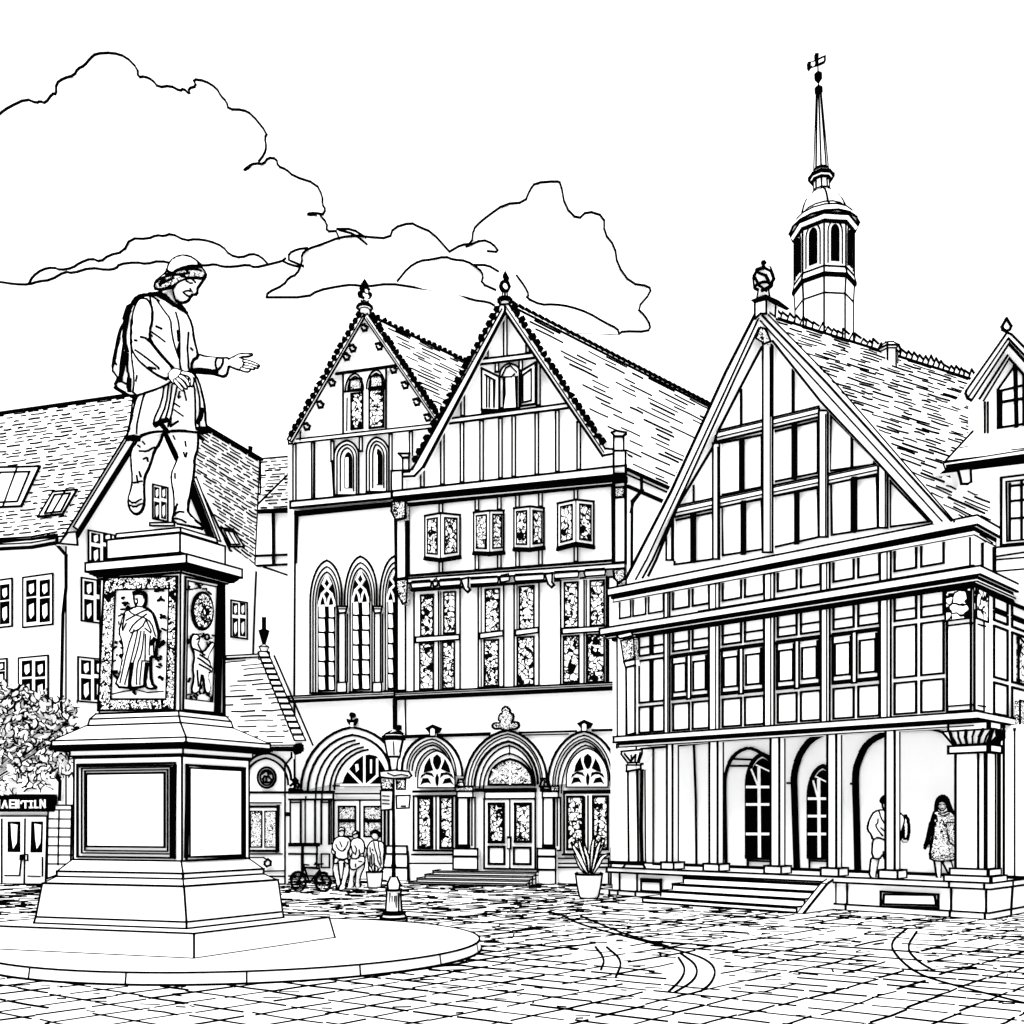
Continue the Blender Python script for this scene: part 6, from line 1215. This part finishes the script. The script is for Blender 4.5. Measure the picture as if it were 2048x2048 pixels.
lv = p2.part('leaves')
for i, v in enumerate(((1370, 910, 1340, 870, 1330, 830), (1390, 910, 1380, 850, 1400, 800), (1430, 910, 1440, 860, 1420, 830), (1470, 910, 1500, 870, 1525, 880), (1350, 910, 1335, 890, 1320, 850))): lv.limb(P2, 'V', .1 - .04 * (i % 3), v, (10, 16, 5), .03, w=3)
p2.end()

# ================================================================ bicycle (crop V)
by = gnd(c('V', 600, 1215)[0]).y; f0 = gnd(c('V', 275, 1210)[0]); f1 = gnd(c('V', 640, 1222)[0]); BF = Fac(f0, f1)
bc = Thing('bicycle', 'bicycle with curved mudguards parked beside the monument steps', 'bicycle', (f0 + f1) / 2)
def wheel(cen, r, lab):
    w_ = bc.part('wheel', None); n = 24; d = BF.u * .80 + BF.n * .6; d = BF.u
    pts = [cen + BF.u * (r * math.cos(6.2832 * i / n)) + Vector((0, 0, r * math.sin(6.2832 * i / n))) for i in range(n)]
    ty_ = w_.sub('tyre'); ty_.ink(pts, 3.6, True)
    ty_.ink([cen + (p - cen) * .84 for p in pts], 1.8, True)
    for i in range(9):
        a = 6.2832 * i / 9 + .2; w_.ink([cen, cen + (BF.u * math.cos(a) + Vector((0, 0, math.sin(a)))) * r * .82], 1.4)
    w_.ink([cen - BF.n * .05, cen + BF.n * .05], 7)
k_ = .13458 * f0.y / FL; r_ = 135 * k_
c0 = Vector((f0.x, f0.y, r_ + .01)); c1 = Vector((f1.x, f1.y, r_ + .01)); wheel(c0, r_, 'rear'); wheel(c1, r_, 'front')
fr = bc.part('frame'); L_ = (c1 - c0).length; q = lambda s1, z: c0 + BF.u * (L_ * s1) + Vector((0, 0, z - r_))
for l in ([q(0, r_), q(.25, r_ * 2.6), q(.85, r_ * 2.5), q(1, r_)], [q(0, r_), q(.45, r_ * .95), q(.85, r_ * 2.3)], [q(.45, r_ * .95), q(.22, r_ * 2.8)]): fr.ink(l, 4)
hb = bc.part('handlebar'); hb.ink([q(.85, r_ * 2.5), q(.82, r_ * 3.0), q(.7, r_ * 3.1)], 4); hb.ink([q(.82, r_ * 3.0) + BF.n * .18, q(.82, r_ * 3.0) - BF.n * .18], 4)
sd = bc.part('saddle'); sd.slab([q(.12, r_ * 2.85), q(.36, r_ * 2.8), q(.36, r_ * 2.95), q(.1, r_ * 3.02)], BF.n, .1, 'ink', 0)
mg = bc.part('mudguard', 'curved mudguard over the left wheel'); mg.ink([q(0, r_) + BF.u * (r_ * 1.12 * math.cos(a)) + Vector((0, 0, r_ * 1.12 * math.sin(a))) for a in [2.9 - i * .33 for i in range(8)]], 5)
mg = bc.part('mudguard', 'curved mudguard sweeping under the right wheel'); mg.ink([q(1, r_) + BF.u * (r_ * 1.14 * math.cos(a)) + Vector((0, 0, r_ * 1.14 * math.sin(a))) for a in [3.1 - i * .33 for i in range(7)]], 4)
bc.end()

# ================================================================ people
def person(lab, F, k, off, loc, body, clothes, hair, lines=(), group=None, hands=()):
    t = Thing('person', lab, 'person', loc, group)
    b = t.part('body')
    for kind, v, T_, w_ in body:
        if kind == 'o': b.inflate(F, F.L(k, off, *v), T_, 'white', w_)
        else: b.limb(F, k, off + (.0 if kind == 'l' else .1), v[0], v[1], T_, w=w_)
    for i_, (nm, v, T_, m_, o_, ls) in enumerate(clothes):
        q_ = t.part(nm); q_.inflate(F, F.L(k, off + o_ + (.16, .09)[i_ % 2], *v), T_ * .6, m_, 4); b.inflate(F, F.L(k, off + o_ + .05, *v), T_ * .4, 'white', 0)
        for l in ls: q_.draw(k, 3.2, *l)
    for v, T_, m_, o_ in hair: q_ = t.part('hair'); q_.inflate(F, F.L(k, off + o_ + .09, *v), T_ * .6, m_, 4)
    for l, w_ in lines: b.ink(F.L(k, off + .25, *l), w_)
    t.end(); return t
def fingers(k, x, y, s1, d=1):
    o = []
    for i in range(4): o.append(('h', ((x + (i - 1.5) * s1, y, x + (i - 1.5) * s1 * 1.2, y + s1 * 2.2), (s1 * .45, s1 * .4)), .012, 1.2))
    o.append(('h', ((x - 2 * s1 * d, y - s1, x - 3 * s1 * d, y + s1 * .8), (s1 * .45, s1 * .4)), .012, 1.2)); return o
g0 = gnd(c('V', 900, 1185)[0]); G1 = front(g0.y)
GRP = 'people gathered by the lamp'
person('person seen from behind in pale shirt and long shorts near the bicycle', G1, 'V', 0, g0,
       [('o', (880, 285, 915, 268, 948, 285, 955, 330, 940, 390, 900, 400, 872, 345), .1, 4), ('o', (820, 780, 860, 760, 870, 900, 900, 1090, 890, 1130, 850, 1185, 835, 1180, 845, 1100, 800, 930, 790, 840), .09, 4),
        ('o', (955, 760, 1020, 780, 1030, 900, 1000, 1010, 970, 1100, 975, 1180, 880, 1190, 875, 1160, 915, 1090, 950, 900), .09, 4), ('l', ((800, 560, 790, 640, 840, 640), (22, 20, 14)), .06, 3.5)] + fingers('V', 850, 640, 9),
       [('shirt', (870, 400, 810, 440, 785, 520, 790, 590, 830, 620, 830, 720, 1010, 730, 1000, 630, 1040, 560, 1050, 450, 1000, 410, 950, 400), .16, 'white', .02, ((900, 470, 930, 545), (840, 510, 870, 580, 940, 615, 980, 580), (950, 600, 1000, 540, 1020, 470), (830, 620, 810, 690))),
        ('shorts', (825, 700, 1010, 715, 1020, 800, 970, 770, 960, 745, 870, 740, 845, 790, 805, 790), .15, 'white', .03, ((850, 790, 880, 745, 950, 745), (960, 750, 960, 850)))],
       [((872, 320, 880, 280, 915, 262, 955, 280, 958, 310, 920, 285), .12, 'locks', .02)], group=None)
g2 = gnd(c('V', 1100, 1165)[0]) + Vector((0, .35, 0)); G2 = front(g2.y)
person('person bending forward in loose top and knee length trousers between two others', G2, 'V', 0, g2,
       [('o', (1085, 350, 1120, 320, 1160, 340, 1165, 390, 1130, 425, 1090, 410), .1, 4), ('o', (1040, 740, 1150, 740, 1140, 880, 1110, 960, 1090, 1040, 1100, 1150, 1010, 1165, 1000, 1140, 1040, 1000, 1030, 870), .09, 3.5), ('o', (1160, 740, 1260, 760, 1250, 860, 1200, 960, 1180, 1050, 1200, 1150, 1120, 1160, 1130, 1000, 1140, 880), .09, 3.5),
        ('l', ((1240, 560, 1275, 600, 1260, 680), (24, 20, 14)), .06, 3.5)] + fingers('V', 1262, 690, 9),
       [('top', (1065, 450, 1120, 420, 1185, 420, 1235, 460, 1258, 540, 1245, 640, 1180, 655, 1160, 720, 1055, 715, 1030, 630, 1045, 540), .16, 'white', .02, ((1070, 540, 1075, 600, 1110, 640), (1120, 530, 1150, 580, 1130, 660), (1185, 590, 1190, 650), (1060, 700, 1080, 640))),
        ('trousers', (1050, 700, 1180, 690, 1255, 690, 1262, 780, 1160, 860, 1080, 890, 1040, 840), .14, 'white', .02, ((1130, 800, 1130, 840), (1180, 760, 1220, 765)))],
       [((1080, 370, 1095, 330, 1130, 312, 1165, 335, 1150, 350, 1120, 345), .12, 'locks', .02)], group=None)
g3 = gnd(c('V', 1420, 1150)[0]) + Vector((0, .45, 0)); G3 = front(g3.y)
person('person in long striped robe standing behind the flower tub', G3, 'V', 0, g3,
       [('o', (1352, 350, 1400, 312, 1460, 335, 1475, 385, 1440, 445, 1380, 425), .11, 4), ('o', (1360, 840, 1430, 840, 1430, 1120, 1350, 1130), .09, 3), ('o', (1440, 840, 1510, 840, 1500, 1120, 1445, 1130), .09, 3), ('l', ((1540, 600, 1550, 700, 1540, 760), (16, 15, 11)), .05, 3)] + fingers('V', 1542, 775, 8),
       [('robe', (1355, 465, 1420, 455, 1535, 475, 1550, 600, 1535, 720, 1540, 890, 1330, 880, 1312, 740, 1295, 560), .16, 'white', .02, ((1345, 560, 1350, 620), (1345, 680, 1340, 840), (1400, 480, 1420, 580, 1450, 660, 1460, 720), (1470, 480, 1475, 560, 1500, 640, 1490, 700), (1380, 580, 1390, 600), (1400, 660, 1410, 740, 1400, 820), (1460, 740, 1500, 830), (1500, 700, 1510, 800), (1370, 640, 1370, 800)))],
       [((1345, 360, 1355, 325, 1400, 298, 1455, 318, 1488, 350, 1478, 400, 1455, 345, 1400, 325), .13, 'ink', .0)], group=None)
g4 = gnd(c('N', 660, 1405)[0], .7); G4 = front(g4.y)
person('person in loose shirt and knee shorts half hidden behind an arcade post', G4, 'N', 0, g4,
       [('o', (690, 765, 735, 735, 780, 765, 778, 820, 745, 850, 700, 835), .1, 4), ('o', (600, 1235, 662, 1240, 645, 1320, 632, 1385, 635, 1408, 585, 1404, 588, 1320), .08, 4), ('o', (690, 1200, 770, 1200, 790, 1300, 760, 1404, 705, 1404, 735, 1300), .08, 4), ('l', ((870, 900, 888, 1000, 880, 1080), (22, 20, 15)), .06, 8), ('l', ((600, 940, 585, 1000, 625, 1050), (20, 20, 15)), .06, 3)] + fingers('N', 882, 1090, 9) + fingers('N', 628, 1055, 8),
       [('shirt', (690, 838, 625, 855, 595, 900, 570, 965, 570, 1010, 600, 1045, 610, 1088, 650, 1065, 735, 1100, 835, 1085, 850, 1000, 875, 930, 860, 880, 790, 845), .15, 'white', .02, ((655, 850, 660, 900, 700, 960, 740, 1000), (640, 915, 638, 950, 618, 965, 640, 1010, 680, 1055), (665, 990, 720, 1038), (700, 845, 730, 865))),
        ('shorts', (612, 1080, 650, 1062, 740, 1095, 835, 1085, 830, 1240, 770, 1245, 740, 1200, 690, 1215, 665, 1252, 604, 1242), .14, 'white', .02, ((685, 1190, 735, 1210), (690, 1205, 665, 1250)))],
       [((676, 772, 685, 740, 715, 718, 750, 715, 785, 740, 790, 790, 760, 765, 710, 760, 700, 775), .12, 'ink', .02)], lines=(((700, 785, 712, 785), 3),))
g5 = gnd(c('N', 1200, 1410)[0], .7); G5 = front(g5.y)
person('woman with long black hair in a patterned short dress and shawl under the arcade', G5, 'N', 0, g5,
       [('o', (1152, 790, 1165, 755, 1200, 745, 1225, 765, 1225, 815, 1192, 852, 1160, 820), .1, 3.5), ('o', (1128, 1255, 1182, 1262, 1180, 1340, 1178, 1412, 1152, 1412, 1140, 1340), .07, 4), ('o', (1190, 1262, 1262, 1262, 1280, 1330, 1312, 1402, 1272, 1414, 1240, 1360), .07, 4), ('l', ((1125, 930, 1095, 1050, 1075, 1120), (20, 16, 11)), .05, 6), ('l', ((1310, 950, 1290, 1010, 1230, 1000), (20, 18, 12)), .07, 4)] + fingers('N', 1068, 1130, 9) + fingers('N', 1215, 990, 8),
       [('dress', (1138, 870, 1180, 890, 1240, 868, 1305, 885, 1322, 980, 1298, 1020, 1322, 1120, 1332, 1252, 1230, 1268, 1130, 1266, 1085, 1242, 1110, 1110, 1128, 1000, 1122, 930), .15, 'print', .02, ((1215, 945, 1290, 945), (1215, 1010, 1230, 1090, 1250, 1130, 1320, 1140))),
        ('scarf', (1120, 862, 1150, 850, 1190, 875, 1250, 850, 1300, 885, 1240, 890, 1190, 910, 1140, 890), .13, 'white', .08, ((1150, 870, 1190, 890, 1240, 870),))],
       [((1135, 860, 1140, 780, 1160, 735, 1200, 715, 1240, 740, 1255, 790, 1295, 880, 1250, 850, 1238, 800, 1222, 770, 1190, 760, 1155, 775, 1150, 850), .12, 'ink', .03), ((1120, 870, 1135, 870, 1125, 960, 1085, 1080, 1052, 1165, 1045, 1155, 1085, 1010), .05, 'ink', .05)],
       lines=(((1172, 795, 1185, 795), 2.5), ((1203, 795, 1214, 795), 2.5), ((1185, 828, 1200, 828), 2.5)))
